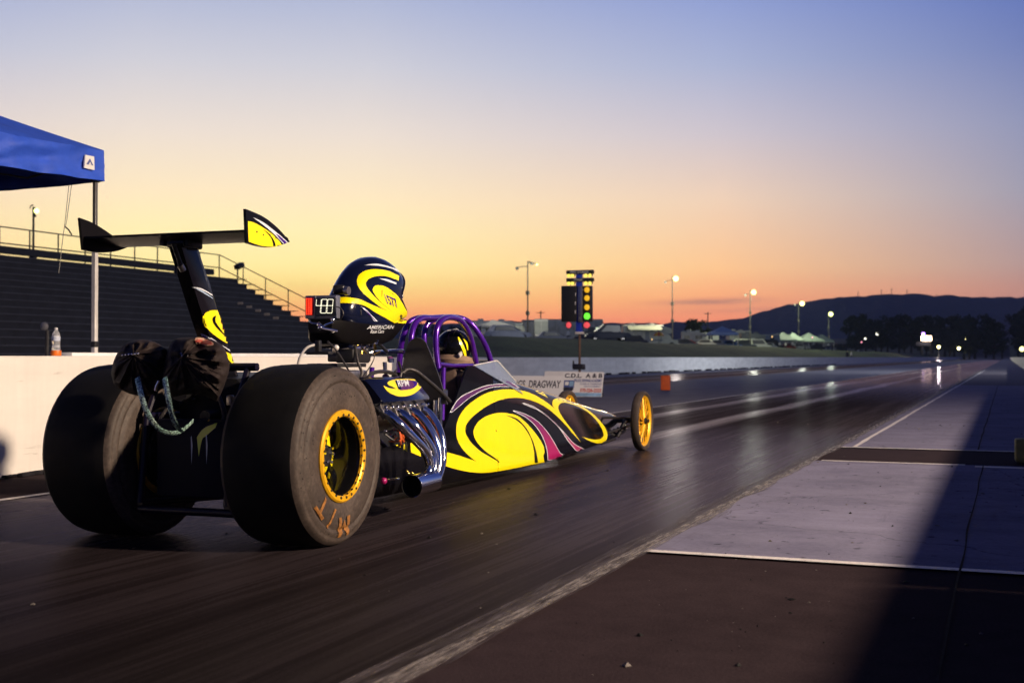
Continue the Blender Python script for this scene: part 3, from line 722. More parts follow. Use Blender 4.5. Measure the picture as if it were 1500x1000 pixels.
FA = Vector((0, 6.62, .29))
def front_wheel(s):
    k = .385; o = (0, FA.y, FA.z); ax = (s, 0, 0)
    def rim(m):
        m.lathe([(.236, k - .024), (.243, k - .027), (.247, k - .02), (.228, k - .01), (.226, k), (.228, k + .01), (.247, k + .02), (.243, k + .027), (.236, k + .024), (.221, k + .006), (.221, k - .006)], o, ax, 56, 0, closed=True)
        for i in range(16):
            a = 2 * PI * i / 16
            for sg in (1, -1):
                b = a + sg * .1
                p0 = Vector((s * (k + sg * .022), FA.y + .03 * math.cos(b + .5 * sg), FA.z + .03 * math.sin(b + .5 * sg)))
                p1 = Vector((s * (k + sg * .005), FA.y + .226 * math.cos(a), FA.z + .226 * math.sin(a)))
                m.tube([p0, p1], [.0075, .0055], 6, 0)
        m.lathe([(0, k + .045), (.026, k + .045), (.033, k + .03), (.038, k - .035), (0, k - .035)], o, ax, 20, 1)
        c = Vector((s * (k + .045), FA.y, FA.z)); m.cyl(c, c + Vector((s * .025, 0, 0)), .017, 12, 1)
        m.lathe([(.075, k - .028), (.075, k - .02), (.115, k - .02), (.115, k - .028)], o, ax, 32, 2)
    w = part('front_wheel', rim, [M['gold'], M['steel'], M['chrome']], car)
    def tyre(m):
        m.lathe([(.243, k - .026), (.262, k - .040), (.280, k - .038), (.2885, k - .024), (.2905, k), (.2885, k + .024), (.280, k + .038), (.262, k + .040), (.243, k + .026)], o, ax, 72, 0)
        for v in m.v:
            if v.z < .006: v.z = .006 - (.006 - v.z) * .3
    part('tyre', tyre, [M['sidewall']], w)
front_wheel(1); front_wheel(-1)

# ---- body: cockpit sides (open top) and closed nose
WB = [(1.0, .27), (2.2, .30), (3.6, .30), (4.2, .285), (5., .25), (6., .20), (6.7, .15), (7.1, .10), (7.32, .045)]
WS = [(1.0, .27), (2.2, .285), (2.7, .265), (3.6, .25), (4.2, .225), (5., .19), (6., .14), (6.7, .10), (7.1, .065), (7.32, .03)]
ZT = [(3.1, .80), (3.6, .745), (4.2, .68), (4.8, .605), (5.4, .52), (6.0, .445), (6.6, .375), (7.05, .295), (7.25, .24), (7.32, .20)]
ZS = [(2.6, .85), (3.1, .775), (3.6, .69), (4.2, .605), (4.8, .52), (5.4, .435), (6.0, .36), (6.6, .30), (7.05, .24), (7.32, .19)]
ZB = [(1., .085), (4., .062), (5., .078), (6., .102), (6.7, .125), (7.1, .135), (7.32, .165)]
def side_x(y, z):
    zb = interp(ZB, y); zs = .85 if y < 2.6 else interp(ZS, y)
    return lerp(interp(WB, y), interp(WS, y), max(0, min(1, (z - zb) / (zs - zb))))
def body(m):
    # closed nose
    rings = []
    for y in rng(3.1, 7.32, 44):
        wb, ws, zt, zs, zb = (interp(t_, y) for t_ in (WB, WS, ZT, ZS, ZB)); half = []
        half += [(0, zb), (wb * .55, zb), (wb - .035 if wb > .06 else wb * .6, zb + .004), (wb - .008, zb + .016), (wb, zb + .045 if wb > .06 else zb + .01)]
        for q in (.25, .5, .75): half.append((lerp(wb, ws, q), lerp(zb + .045, zs, q) if wb > .06 else lerp(zb + .01, zs, q)))
        for q in range(0, 7):
            a = q / 6 * PI / 2; half.append((ws * math.cos(a) ** .85 if q < 6 else 0, zs + (zt - zs) * math.sin(a)))
        ring = [Vector((x, y, z)) for x, z in half] + [Vector((-x, y, z)) for x, z in half[-2:0:-1]]
        rings.append(ring)
    m.loft(rings, 0)
    # cockpit sides, with thickness
    top = [(1.0, .36), (1.9, .40), (2.12, .42), (2.18, .44), (2.62, .845), (2.7, .85), (3.1, .775)]
    for s in (1, -1):
        rr = []
        for y in [1.0, 1.3, 1.6, 1.9, 2.12, 2.18, 2.26, 2.34, 2.42, 2.5, 2.58, 2.64, 2.7, 2.8, 2.9, 3.0, 3.1]:
            zb = interp(ZB, y); zt = interp(top, y); r = []
            zz = [zb + .045 + (zt - zb - .045) * q / 7 for q in range(8)]
            wb = interp(WB, y)
            r = [(wb - .05, zb), (wb - .012, zb + .012)] + [(side_x(y, z), z) for z in zz]
            inn = [(side_x(y, z) - .014, z) for z in zz[::-1]] + [(wb - .05, zb + .02)]
            rr.append([Vector((s * x, y, z)) for x, z in r + inn])
        m.loft(rr, 0)
    m.box((0, 2.05, .10), (.5, 2.1, .012), 0)
    # paint
    T = m.bvh(); B = crop(640, 530, 4.6875)
    def dec(ctrl, mi, off=.0022, g=0., n=6, st=3.):
        p = shape(B(ctrl), n); m.decal(T, grow(p, g) if g else p, mi, off, st)
    big = [(24, 610, 1), (120, 632), (230, 668), (345, 707, 1), (260, 676), (190, 615), (148, 555), (131, 490), (137, 415), (168, 345), (230, 280), (320, 222), (415, 193), (500, 187), (580, 196), (660, 221), (740, 268), (806, 318, 1),
           (791, 290), (797, 262), (822, 250), (865, 251), (930, 268), (1000, 305), (1080, 365), (1140, 430), (1168, 485), (1166, 527), (1148, 549), (1110, 557), (1068, 550), (1020, 528), (992, 512, 1), (1040, 525), (1085, 532), (1122, 527), (1140, 508), (1138, 478), (1108, 420), (1050, 356), (980, 312), (910, 286), (865, 279), (839, 292), (832, 315), (842, 345), (872, 395), (930, 470), (988, 552, 1),
           (935, 495), (880, 430), (820, 370), (760, 320), (690, 280), (620, 256), (540, 245), (470, 252), (400, 272), (320, 316), (250, 370), (206, 420), (194, 462), (200, 500), (240, 560), (310, 620), (434, 690, 1), (400, 660), (330, 610), (270, 545), (249, 490), (257, 450), (290, 402), (350, 366), (430, 348), (500, 354), (560, 373), (620, 425), (680, 495), (725, 565), (737, 615), (730, 645), (738, 686, 1),
           (640, 706), (540, 727), (430, 747), (330, 759), (230, 755), (130, 735), (24, 704, 1)]
    dec(big, 1, .002, 0, 5, 2.5)
    dec([(470, 365, 1), (545, 400), (602, 455), (642, 525), (664, 605), (668, 692, 1), (692, 690, 1), (680, 620), (655, 540), (610, 452), (545, 388)], 0, .0034)
    s1 = [(520, 333, 1), (600, 357), (680, 402), (740, 462), (790, 532), (828, 600), (850, 630), (902, 641, 1), (830, 660), (762, 672, 1), (755, 600), (733, 530), (690, 455), (620, 385)]
    s2 = [(583, 281, 1), (660, 307), (730, 352), (800, 412), (868, 482), (940, 562), (1022, 604, 1), (990, 612), (956, 606, 1), (900, 540), (848, 462), (780, 392), (700, 332)]
    for s_ in (s1, s2): dec(s_, 3, .002, .75); dec(s_, 2, .0034, -.15)
    s3 = [(92, 350, 1), (150, 252), (252, 196), (350, 161), (478, 150, 1), (400, 100), (252, 14, 1), (268, 2, 1), (420, 90), (566, 178, 1), (430, 166), (330, 186), (230, 238), (140, 310)]
    dec(s3, 3, .002, .75, 5); dec(s3, 2, .0034, -.15, 5)
    dec([(598, 134, 1), (655, 150), (712, 195), (762, 246, 1), (700, 215), (645, 175)], 1, .002)
    dec([(1138, 333, 1), (1180, 345), (1222, 386, 1), (1180, 356)], 4, .002); dec([(1215, 375, 1), (1240, 395), (1250, 420, 1), (1232, 402)], 2, .002)
    # rear lower panel, seen behind the exhaust
    C2 = crop(440, 590, 5.88)
    for ctrl in ([(800, 350, 1), (850, 338, 1), (862, 380, 1), (830, 372, 1)], [(888, 345, 1), (922, 335, 1), (918, 420, 1), (886, 395, 1)], [(945, 345, 1), (985, 330), (1030, 350, 1), (1036, 462, 1), (950, 425, 1)]):
        m.decal(T, shape(C2(ctrl), 4), 1, .002, 2.5)
part('body_shell', body, [M['black'], M['yellow'], M['magenta'], M['white'], M['ice']], car, angle=50)
def screen(m):
    a, b, c, d = X(694, 535, .272), X(728, 528, .20), X(756, 559, .15), X(766, 577, .262)
    e = Vector((.245, 3.15, .80))
    R_ = [a, b, c, d, e]
    f = lambda p: Vector((-p.x, p.y, p.z))
    th = Vector((-.004, 0, 0))
    m.prism([a, b, c, d], th, 0)
    m.prism([f(a), f(b), f(c), f(d)], -th, 0)
    m.prism([b, f(b), f(c), c], Vector((0, .005, 0)), 0)
    m.tube([b, c], .006, 6, 1); m.tube([f(b), f(c)], .006, 6, 1); m.tube([a, b, f(b), f(a)], .005, 6, 1)
part('windscreen', screen, [M['lexan'], M['whitemetal']], car)
def nose_gear(m):
    for s in (1, -1):
        h = Vector((s * .352, FA.y, FA.z))
        m.tube([(0, FA.y, FA.z), h], .02, 10)
        m.tube([(s * .12, FA.y - .55, .17), h + Vector((-s * .04, 0, -.03))], .012, 8); m.tube([(s * .12, FA.y - .5, .34), h + Vector((-s * .04, 0, .03))], .012, 8)
        m.tube([(s * .05, FA.y + .09, .27), h + Vector((-.03 * s, .09, -.02))], .009, 8)
        m.cyl((s * .17, FA.y - .12, .14), (s * .25, FA.y - .05, .33), .022, 10)
        m.tube([(s * .20, FA.y - .30, .13), (s * .2, FA.y - .5, .12), (s * .19, FA.y - .7, .11)], .013, 8)
        for k in range(5): m.ball((s * (.16 + .02 * k), FA.y - .3 + .05 * k, .2 + .012 * (k % 3)), .014, 0, 8, 6)
part('front_axle', nose_gear, [M['steel']], car)

# ---- roll cage
def cage(m):
    r = .021
    def yy(l): return [Y(px, py, y) for px, py, y in l]
    m.tube(yy([(643, 545, 2.25), (639, 515, 2.25), (639, 490, 2.26), (643, 474, 2.30), (652, 466, 2.42), (664, 465, 2.58), (675, 470, 2.72), (685, 484, 2.84), (692, 505, 2.93), (699, 540, 3.0)]), r, 12, 0, smooth=5)
    m.tube(yy([(598, 540, 2.25), (602, 505, 2.25), (603, 490, 2.26), (608, 474, 2.32), (618, 466, 2.45), (634, 465.5, 2.65), (655, 464.5, 2.9), (675, 466, 3.05), (691, 475, 3.1), (704, 493, 3.15), (714, 513, 3.2), (722, 540, 3.25)]), r, 12, 0, smooth=5)
    m.tube(yy([(584, 545, 2.55), (587, 510, 2.55), (592, 488, 2.56), (600, 472, 2.6), (612, 466, 2.65), (626, 465, 2.68)]), r, 12, 0, smooth=5)
    m.tube(yy([(622, 545, 2.62), (621, 500, 2.62), (623, 482, 2.64), (630, 471, 2.68), (640, 467, 2.72)]), r, 12, 0, smooth=5)
    m.tube(yy([(643, 533, 2.25), (660, 535, 2.45), (692, 535, 2.85)]), .015, 10, 0)
    m.tube([(.27, 2.2, .5), (.262, 2.24, .84)], .018, 10); m.tube([(-.27, 2.2, .5), (-.262, 2.24, .84)], .018, 10)
part('roll_cage', cage, [M['purple']], car)
def rails(m):
    for s in (1, -1):
        m.tube([(s * .25, -.2, .2), (s * .255, 1., .13), (s * .262, 2.2, .13), (s * .25, 3.3, .13)], .018, 10)
        m.tube([(s * .25, -.15, .62), (s * .255, 1., .60), (s * .262, 2.2, .52)], .018, 10)
        m.tube([(s * .255, 1., .6), (s * .26, 1.9, .13)], .014, 8)
        m.tube([(s * .25, -.15, .62), (s * .25, -.2, .2)], .018, 10)
    m.tube([(-.34, -.02, .86), (.30, -.02, .86)], .02, 10); m.tube([(-.25, -.2, .17), (.33, -.2, .17)], .02, 10)
    for s in (1, -1): m.tube([(s * .25, -.02, .86), (s * .25, -.15, .62)], .016, 8)
part('chassis_frame', rails, [mat('dark_violet_tube', (.005, .0035, .014), .35, spec=.3)], car)
part('back_plate', lambda m: m.prism([Y(px, py, 2.12) for px, py in shape([(587, 588, 1), (590, 535), (596, 507), (604, 497), (613, 495), (621, 499), (628, 512), (643, 552), (655, 592, 1)], 5)], (0, .012, 0)), [M['plate']], car)
part('cockpit_liner', lambda m: (m.box((0, 2.5, .3), (.46, .02, .36), 0, Matrix.Rotation(.2, 4, 'X')), m.box((0, 2.62, .66), (.40, .03, .34), 0, Matrix.Rotation(.25, 4, 'X'), .02), m.box((0, 3.0, .13), (.48, 1.0, .02), 0)), [M['suit']], car, label='dark padded cockpit seat')

# ---- engine
def engine(m):
    m.box((0, 1.42, .40), (.36, .74, .30), 0, bev=.03); m.box((0, 1.42, .19), (.26, .66, .16), 0, bev=.04)
    for s in (1, -1):
        Rm = Matrix.Rotation(-s * .75, 4, 'Y')
        m.box((s * .23, 1.43, .565), (.16, .68, .13), 1, Rm, .012)
    m.cyl((0, 1.80, .38), (0, 1.88, .38), .10, 24, 0); m.cyl((.0, 1.86, .38), (0, 1.9, .38), .075, 24, 1)
    m.cyl((.10, 1.82, .55), (.10, 1.9, .55), .05, 20, 0)
    m.tube([(0, .95, .42), (0, .6, .42), (0, .2, .43)], [.17, .14, .10], 16, 0)
part('engine_block', engine, [M['steel'], M['alu']], car)
def vcover(s):
    def f(m):
        sec = [(.225, .770), (.262, .792), (.300, .785), (.330, .760), (.408, .672), (.414, .655), (.395, .640), (.30, .615), (.20, .70)]
        y0, y1 = 1.09, 1.72
        rr = []
        for y, g in ((y0, .86), (y0 + .018, 1), (y1 - .018, 1), (y1, .86)):
            c = (.31, .70); rr.append([Vector((s * lerp(c[0], x, g), y, lerp(c[1], z, g))) for x, z in sec])
        m.loft(rr, 0)
        m.box((s * .352, 1.405, .632), (.10, .64, .012), 1, Matrix.Rotation(s * .72, 4, 'Y'), .003)
        if s > 0:
            T = m.bvh(); C2 = crop(540, 540, 5.267)
            yel = [(110, 130, 1), (130, 160), (165, 190), (210, 210), (260, 216), (320, 205), (370, 180), (402, 145), (412, 112), (395, 93), (340, 82), (270, 80), (200, 84), (160, 95), (143, 112), (155, 128), (182, 140), (212, 157, 1), (160, 150)]
            m.decal(T, shape(C2(yel)), 2, .002, 2.)
            m.decal(T, shape(C2([(208, 90, 1), (300, 88), (352, 98), (365, 120), (345, 148), (300, 162), (240, 168, 1)])), 3, .0035, 2.)
            m.decal(T, shape(C2([(200, 92, 1), (222, 90, 1), (250, 160, 1), (230, 165, 1)])), 0, .004, 2.)
            m.decal(T, shape(C2([(330, 95, 1), (366, 103), (368, 130), (330, 158, 1), (348, 125)])), 4, .0045, 2.)
            text_drape(m, T, 'RPM', (540 + 227 / 5.267, 540 + 143 / 5.267), (84 / 5.267, -6 / 5.267), (-14 / 5.267, -50 / 5.267), 5, .006, .02)
    part('valve_cover', f, [M['navy'], M['steel'], M['yellow'], M['magenta'], M['purple'], M['white']], car)
vcover(1); vcover(-1)
def head(m):
    for k in range(4):
        p = X(567 + 17.5 * k, 603 - 1.5 * k, .40)
        m.box((.39, p.y, p.z), (.035, .115, .085), 0, Matrix.Rotation(-.5, 4, 'Y'), .008)
        for dy in (-.042, .042): m.ball((.412, p.y + dy, p.z + .026), .012, 1, 8, 6); m.ball((.412, p.y + dy, p.z - .03), .010, 1, 8, 6)
        m.box((.375, p.y, p.z + .055), (.06, .07, .03), 2, Matrix.Rotation(-.7, 4, 'Y'), .006)
part('cylinder_head', head, [M['alu'], M['chrome'], M['steel']], car)
def headers(m):
    T = [[(566, 605, .41), (574, 611, .45), (588, 624, .50), (606, 642, .54), (621, 658, .565), (629, 676, .575), (627, 694, .575), (618, 706, .575)],
         [(584, 604, .41), (593, 609, .45), (606, 622, .50), (621, 640, .545), (632, 657, .575), (636, 676, .59), (632, 695, .59), (622, 708, .585)],
         [(602, 602, .41), (611, 606, .45), (623, 619, .50), (634, 637, .545), (641, 656, .575), (643, 676, .59), (638, 698, .59), (627, 711, .585)],
         [(618, 600, .41), (627, 605, .44), (637, 618, .48), (645, 636, .52), (648, 656, .54), (647, 680, .55), (640, 702, .56), (630, 713, .57)]]
    for t_ in T: m.tube([X(*p) for p in t_], .0265, 14, 0, smooth=5)
    c = X(603, 712, .58); e = X(628, 705, .58)
    d = (e - c).normalized()
    m.tube([e + d * .05, e - d * .02, c + d * .03, c], [.062, .060, .062, .0645], 24, 0, caps=False)
    m.tube([c + d * .10, c - d * .001], [.058, .0605], 24, 1, caps=False); m.tube([c + d * .101, c + d * .1], .058, 24, 1)
    m.ball(e + d * .03, .058, 0, 16, 10)
    for q in range(5): m.ball(X(596 + 2.4 * q, 690 + (3.1 * q) % 7, .50), .009, 2, 8, 6)
part('exhaust_header', headers, [M['chrome'], M['pipe_in'], M['brass']], car)
def headers_left(m):
    for k in range(4):
        y = 1.2 + .17 * k; m.tube([(-.40, y, .57), (-.48, y + .1, .5), (-.55, 1.75, .35), (-.57, 1.8, .2), (-.57, 1.62, .14)], .026, 10, 0, smooth=4)
    m.tube([(-.57, 1.66, .14), (-.58, 1.3, .14)], .062, 20, 0)
part('exhaust_header', headers_left, [M['chrome']], car)
def leads(m):
    for k in range(13):
        a = X(random.uniform(563, 592), random.uniform(612, 632), .36); b = X(random.uniform(563, 602), random.uniform(628, 655), .34)
        c = (a + b) / 2 + Vector((.03, random.uniform(-.05, .05), random.uniform(-.05, .02)))
        m.tube([a, c, b], .0055, 6, 0 if k % 3 else 1, smooth=4)
    for k in range(9): m.ball(X(random.uniform(563, 590), random.uniform(610, 650), .33), random.uniform(.008, .016), 2, 8, 6)
part('ignition_lead', leads, [M['wireorange'], M['plastic'], M['chrome']], car)
def manifold(m):
    m.box((0, 1.42, .70), (.22, .56, .12), 0, bev=.03); m.box((0, 1.40, .79), (.17, .26, .08), 0, bev=.015)
    for k in range(4):
        for s in (1, -1): m.tube([(0, 1.22 + .14 * k, .75), (s * .12, 1.2 + .15 * k, .72), (s * .2, 1.2 + .15 * k, .64)], .03, 10, 0, smooth=3)
    m.cyl(X(571, 531, .12), X(571, 525, .12), .026, 16, 1); m.cyl(X(571, 525, .12), X(571, 522, .12), .018, 16, 2)
    m.cyl(X(563, 545, .12), X(563, 530, .12), .017, 12, 1)
    m.ball(X(565, 552, .14), .022, 2, 10, 8)
    m.box((0, 1.3, .86), (.20, .36, .022), 3, bev=.005)
part('intake_manifold', manifold, [M['alu'], M['chrome'], M['magenta'], M['plastic']], car)
def carb(m):
    m.box((0, 1.45, .905), (.17, .24, .05), 0, bev=.01); m.box((0, 1.45, .955), (.13, .2, .05), 1, bev=.01)
    rnd = random.Random(3)
    for k in range(46):
        p = X(rnd.uniform(519, 553), rnd.uniform(493, 519), rnd.uniform(.06, .14)); r = rnd.uniform(.005, .012); mi = rnd.choice((2, 2, 3, 3, 0, 1))
        if k % 3: m.ball(p, r, mi, 8, 6)
        else: m.cyl(p, p + Vector((rnd.uniform(-.02, .03), rnd.uniform(-.03, .03), rnd.uniform(.0, .03))), r * .9, 8, mi)
    m.tube([X(551, 500, .12), X(560, 508, .12), X(567, 515, .12)], .011, 8, 0)
    m.tube([X(548, 517, .10), X(580, 514, .02), X(590, 515, .0)], .016, 10, 4)
part('carburettor', carb, [M['steel'], M['alu'], M['chrome'], M['brass'], M['navy']], car)
HM = [M['hose'], M['whitemetal'], M['plastic'], M['chrome'], M['magenta']]
part('hose', lambda m: m.tube([X(590, 546, .2), X(597, 541, .22), X(610, 544, .26), X(630, 560, .30), X(648, 576, .33), X(659, 588, .34)], .013, 10, 0, smooth=6), HM, car)
part('hose', lambda m: m.tube([X(536, 557, .25), X(545, 547, .22), X(560, 544, .2), X(578, 548, .18), X(585, 560, .16)], .012, 10, 0, smooth=6), HM, car)
part('hose', lambda m: m.tube([X(520, 505, .1), X(524, 530, .14), X(530, 545, .16), X(527, 556, .16)], .009, 8, 0, smooth=5), HM, car)
part('hose', lambda m: m.tube([X(584, 556, .2), X(588, 545, .2), X(584, 530, .2)], .008, 8, 0, smooth=4), HM, car)
part('wire', lambda m: m.tube([X(546, 515, .1), X(548, 525, .1), X(540, 540, .1), X(532, 550, .1)], .0035, 6, 0, smooth=5), HM, car)
part('throttle_cable', lambda m: (m.tube([X(480, 500, .12), X(490, 510, .12), X(500, 524, .14), X(512, 545, .16)], .0055, 6, 0, smooth=4), m.ball(X(492.5, 509, .12), .017, 1, 10, 8)), HM, car)
part('breather_tube', lambda m: m.tube([Y(436, 534, .6), Y(441, 520, .6), Y(450, 509, .62), Y(461, 505, .65)], .007, 8, 1, smooth=5), HM, car)
part('breather_bracket', lambda m: (m.box(Y(466, 508, .66), (.03, .03, .07), 2, bev=.004), m.box(Y(468, 517, .66), (.14, .05, .018), 2, bev=.004)), HM, car)
part('fuel_block', lambda m: (m.box(X(517, 521, .05), (.12, .22, .085), 2, bev=.012), m.box(X(519, 511, .06), (.08, .16, .05), 3, bev=.01)), HM, car)
part('coolant_pipe', lambda m: m.cyl(X(638, 586, .31), X(638, 626, .31), .012, 12, 3), HM, car)
part('coolant_pipe', lambda m: m.cyl(X(645, 582, .29), X(645, 628, .29), .014, 12, 3), HM, car)
part('coolant_can', lambda m: (m.cyl(X(648, 588, .27), X(648, 571, .27), .036, 18, 3), m.cyl(X(648, 571, .27), X(648, 569.5, .27), .028, 18, 2)), HM, car)
part('drag_link', lambda m: (m.tube([X(560, 702, .45), X(584, 701, .45)], .006, 8, 3), m.ball(X(562, 704, .45), .02, 4, 10, 8)), HM, car)

# ---- scoop
def scoop(m):
    st = [(1.27, 1.15, 1.20, .04), (1.28, 1.12, 1.235, .07), (1.32, 1.085, 1.285, .098), (1.37, 1.06, 1.335, .116), (1.43, 1.045, 1.395, .132), (1.49, 1.035, 1.447, .144), (1.56, 1.03, 1.494, .153), (1.64, 1.035, 1.524, .160), (1.72, 1.06, 1.535, .164), (1.80, 1.09, 1.530, .166), (1.87, 1.12, 1.513, .167), (1.925, 1.135, 1.488, .167), (1.955, 1.14, 1.464, .167)]
    rings = []
    for y, zb, zt, w in st:
        r = []; zc = zb + (zt - zb) * .42
        for k in range(40):
            a = 2 * PI * k / 40 - PI / 2; ca, sa = math.cos(a), math.sin(a)
            e = .72 if sa > 0 else .5
            x = w * math.copysign(abs(ca) ** (e if sa <= 0 else .8), ca)
            z = zc + (zt - zc) * abs(sa) ** .9 if sa > 0 else zc - (zc - zb) * abs(sa) ** .6
            r.append(Vector((x, y - (.135 * math.exp(-((z - 1.29) / .085) ** 2) + .03 * sstep(1.3, 1.45, z)) * sstep(1.6, 1.95, y), z)))
        rings.append(r)
    m.loft(rings, 0, caps=False)
    # front mouth: an inner skin set back from the lip
    inn = [[Vector((p.x * .93, p.y - .004 - dy, lerp(1.28, p.z, .93))) for p in rings[-1]] for dy in (0, .25)]
    m.loft([rings[-1], inn[0], inn[1]], 6, caps=False); m.add(inn[1], [tuple(range(40))], 6)
    # rear end closed
    m.add(rings[0], [tuple(range(40))], 0)
    m.tube([rings[-1][k] + Vector((0, .004, .002)) for k in range(10, 31)], .0065, 8, 0)
    # lower tray
    tray = []
    for y, zb, zt, w in ((1.10, 1.05, 1.13, .08), (1.16, .995, 1.12, .115), (1.28, .985, 1.11, .14), (1.62, .985, 1.10, .15), (1.76, 1.015, 1.12, .154), (1.91, 1.105, 1.145, .158)):
        tray.append([Vector(p) for p in ((w, y, zt), (w * .98, y, zb + .02), (w * .85, y, zb), (-w * .85, y, zb), (-w * .98, y, zb + .02), (-w, y, zt))])
    m.loft(tray, 8)
    m.box((0, 1.42, .985), (.2, .3, .05), 0, bev=.01)
    T = m.bvh(); S = crop(430, 370, 6.668)
    yel = [(412, 438, 1), (520, 436), (640, 454), (720, 488), (810, 527), (918, 568, 1), (850, 533), (770, 475), (695, 412), (642, 350), (619, 292), (632, 232), (680, 188), (760, 165), (850, 166), (940, 185), (1030, 228, 1), (1024, 275, 1), (950, 246), (880, 229), (800, 233), (740, 253), (706, 295), (716, 340), (770, 408), (850, 487), (985, 592, 1), (930, 548), (860, 490), (800, 420), (771, 366), (785, 330), (830, 318), (900, 335), (970, 382), (1022, 432), (1108, 575, 1), (1106, 690, 1), (980, 686, 1), (900, 640), (800, 585), (720, 533), (640, 502), (520, 493), (412, 496, 1)]
    m.decal(T, shape(S(yel), 6), 1, .002, 2.)
    m.decal(T, shape(S([(690, 125, 1), (800, 110), (900, 128), (1020, 163, 1), (1026, 192, 1), (930, 150), (800, 128)])), 3, .002, 2.)
    m.decal(T, shape(S([(832, 250, 1), (920, 262), (1002, 295, 1), (1002, 312, 1), (900, 277)])), 3, .002, 2.)
    m.decal(T, shape(S([(655, 525, 1), (700, 550), (760, 610), (822, 670, 1), (785, 668, 1), (740, 610)])), 3, .002, 2.)
    m.decal(T, shape(S([(690, 552, 1), (740, 598), (800, 664, 1), (792, 665, 1), (730, 600)])), 2, .003, 2.)
    m.decal(T, shape(S([(650, 560, 1), (660, 556), (668, 600), (655, 610, 1)])), 4, .002, 2.)
    m.decal(T, shape(S([(912, 372, 1), (970, 405), (1040, 470, 1), (975, 412)])), 0, .0032, 2.)
    s = 6.668
    text_drape(m, T, '1577', (430 + 912 / s, 370 + 500 / s), (116 / s, 50 / s), (-36 / s, -98 / s), 2, .0036, .025)
    text_drape(m, T, 'S', (430 + 1036 / s, 370 + 662 / s), (24 / s, 2 / s), (-1 / s, -58 / s), 4, .0036, .05)
    text_drape(m, T, 'AMERICAN', (430 + 712 / s, 370 + 747 / s), (262 / s, -4 / s), (8 / s, -36 / s), 5, .0036, .012, .25)
    text_drape(m, T, 'Race Cars', (430 + 744 / s, 370 + 786 / s), (134 / s, -2 / s), (4 / s, -34 / s), 5, .0036, .012, .35)
    # bolt heads, rear vent fitting
    for k in range(4): m.ball(X(514 + 6 * k, 447 + 3 * (k % 2), .125), .004, 4, 6, 4)
    c = X(497, 424, .02); m.box(c, (.07, .05, .055), 4, Matrix.Rotation(.3, 4, 'Z'), .012); m.cyl(c + Vector((.05, -.02, -.01)), c + Vector((.075, -.02, -.01)), .026, 14, 7)
part('air_scoop', scoop, [M['navy'], M['yellow'], M['purple'], M['white'], M['steel'], M['letter'], M['pipe_in'], M['alu'], M['wingblack']], car, angle=45)

# ---- dial board
def board(m):
    y = .93; P = lambda px, py: Y(px, py, y)
    a, b = P(446.5, 433), P(492.5, 466)
    c = (a + b) / 2
    m.box((c.x, y + .025, c.z), (b.x - a.x, .045, a.z - b.z), 0, bev=.004)
    def rect(x0, y0, x1, y1, mi, off):
        p, q = P(x0, y0), P(x1, y1); m.box(((p.x + q.x) / 2, y + .003 - off, (p.z + q.z) / 2), (q.x - p.x, .006, p.z - q.z), mi)
    rect(461.5, 436.5, 490.5, 463, 1, .002); rect(448, 436.3, 458.5, 461.5, 2, .003)
    for i in range(3):
        for j in range(9):
            m.ball(P(450 + 3.2 * i, 437.8 + 2.75 * j) + Vector((0, -.007, 0)), .0042, 5, 8, 6)
    SEG = {'4': 'fgbc', '8': 'abcdefg'}
    cells = [(463.2, 470.2), (471.2, 478.8), (480., 487.6)]
    for ch, (x0, x1) in zip('488', cells):
        for sg in SEG[ch]:
            t0, t1, mdl = 438.4, 458.4, 447.6
            pts = {'a': ((x0, t0), (x1, t0)), 'd': ((x0, t1), (x1, t1)), 'g': ((x0, mdl), (x1, mdl)), 'f': ((x0, t0), (x0, mdl)), 'b': ((x1, t0), (x1, mdl)), 'e': ((x0, mdl), (x0, t1)), 'c': ((x1, mdl), (x1, t1))}[sg]
            for k in range(5):
                f_ = (k + .5) / 5; sk = -.06
                px = lerp(pts[0][0], pts[1][0], f_); py = lerp(pts[0][1], pts[1][1], f_)
                m.ball(P(px - (py - 448) * .09, py) + Vector((0, -.003, 0)), .0025, 3, 6, 5)
    for px, py in ((462, 434.6), (490.5, 434.6), (462, 464.6), (490.5, 464.6)): m.ball(P(px, py), .004, 4, 6, 4)
    for pts in ([(450, 468), (454, 473), (467, 475), (470, 480)], [(487, 468), (485, 472), (474, 476), (470, 480)]): m.tube([P(*q) + Vector((0, .02, 0)) for q in pts], .005, 8, 4, smooth=4)
    m.ball(P(466, 475) + Vector((0, .01, 0)), .012, 4, 8, 6); m.ball(P(487, 468), .011, 4, 8, 6); m.ball(P(469, 480), .014, 4, 8, 6)
    m.tube([P(470, 480), P(480, 484) + Vector((0, .1, 0)), (.02, 1.15, 1.04)], .008, 8, 4)
    m.tube([P(492, 449), P(500, 452), P(503, 460), P(498, 468), P(490, 468)], .003, 6, 6, smooth=4)
part('dial_board', board, [M['dialframe'], M['ledpanel'], M['red'], M['leddot'], M['chrome'], M['ledred'], M['hose']], car)

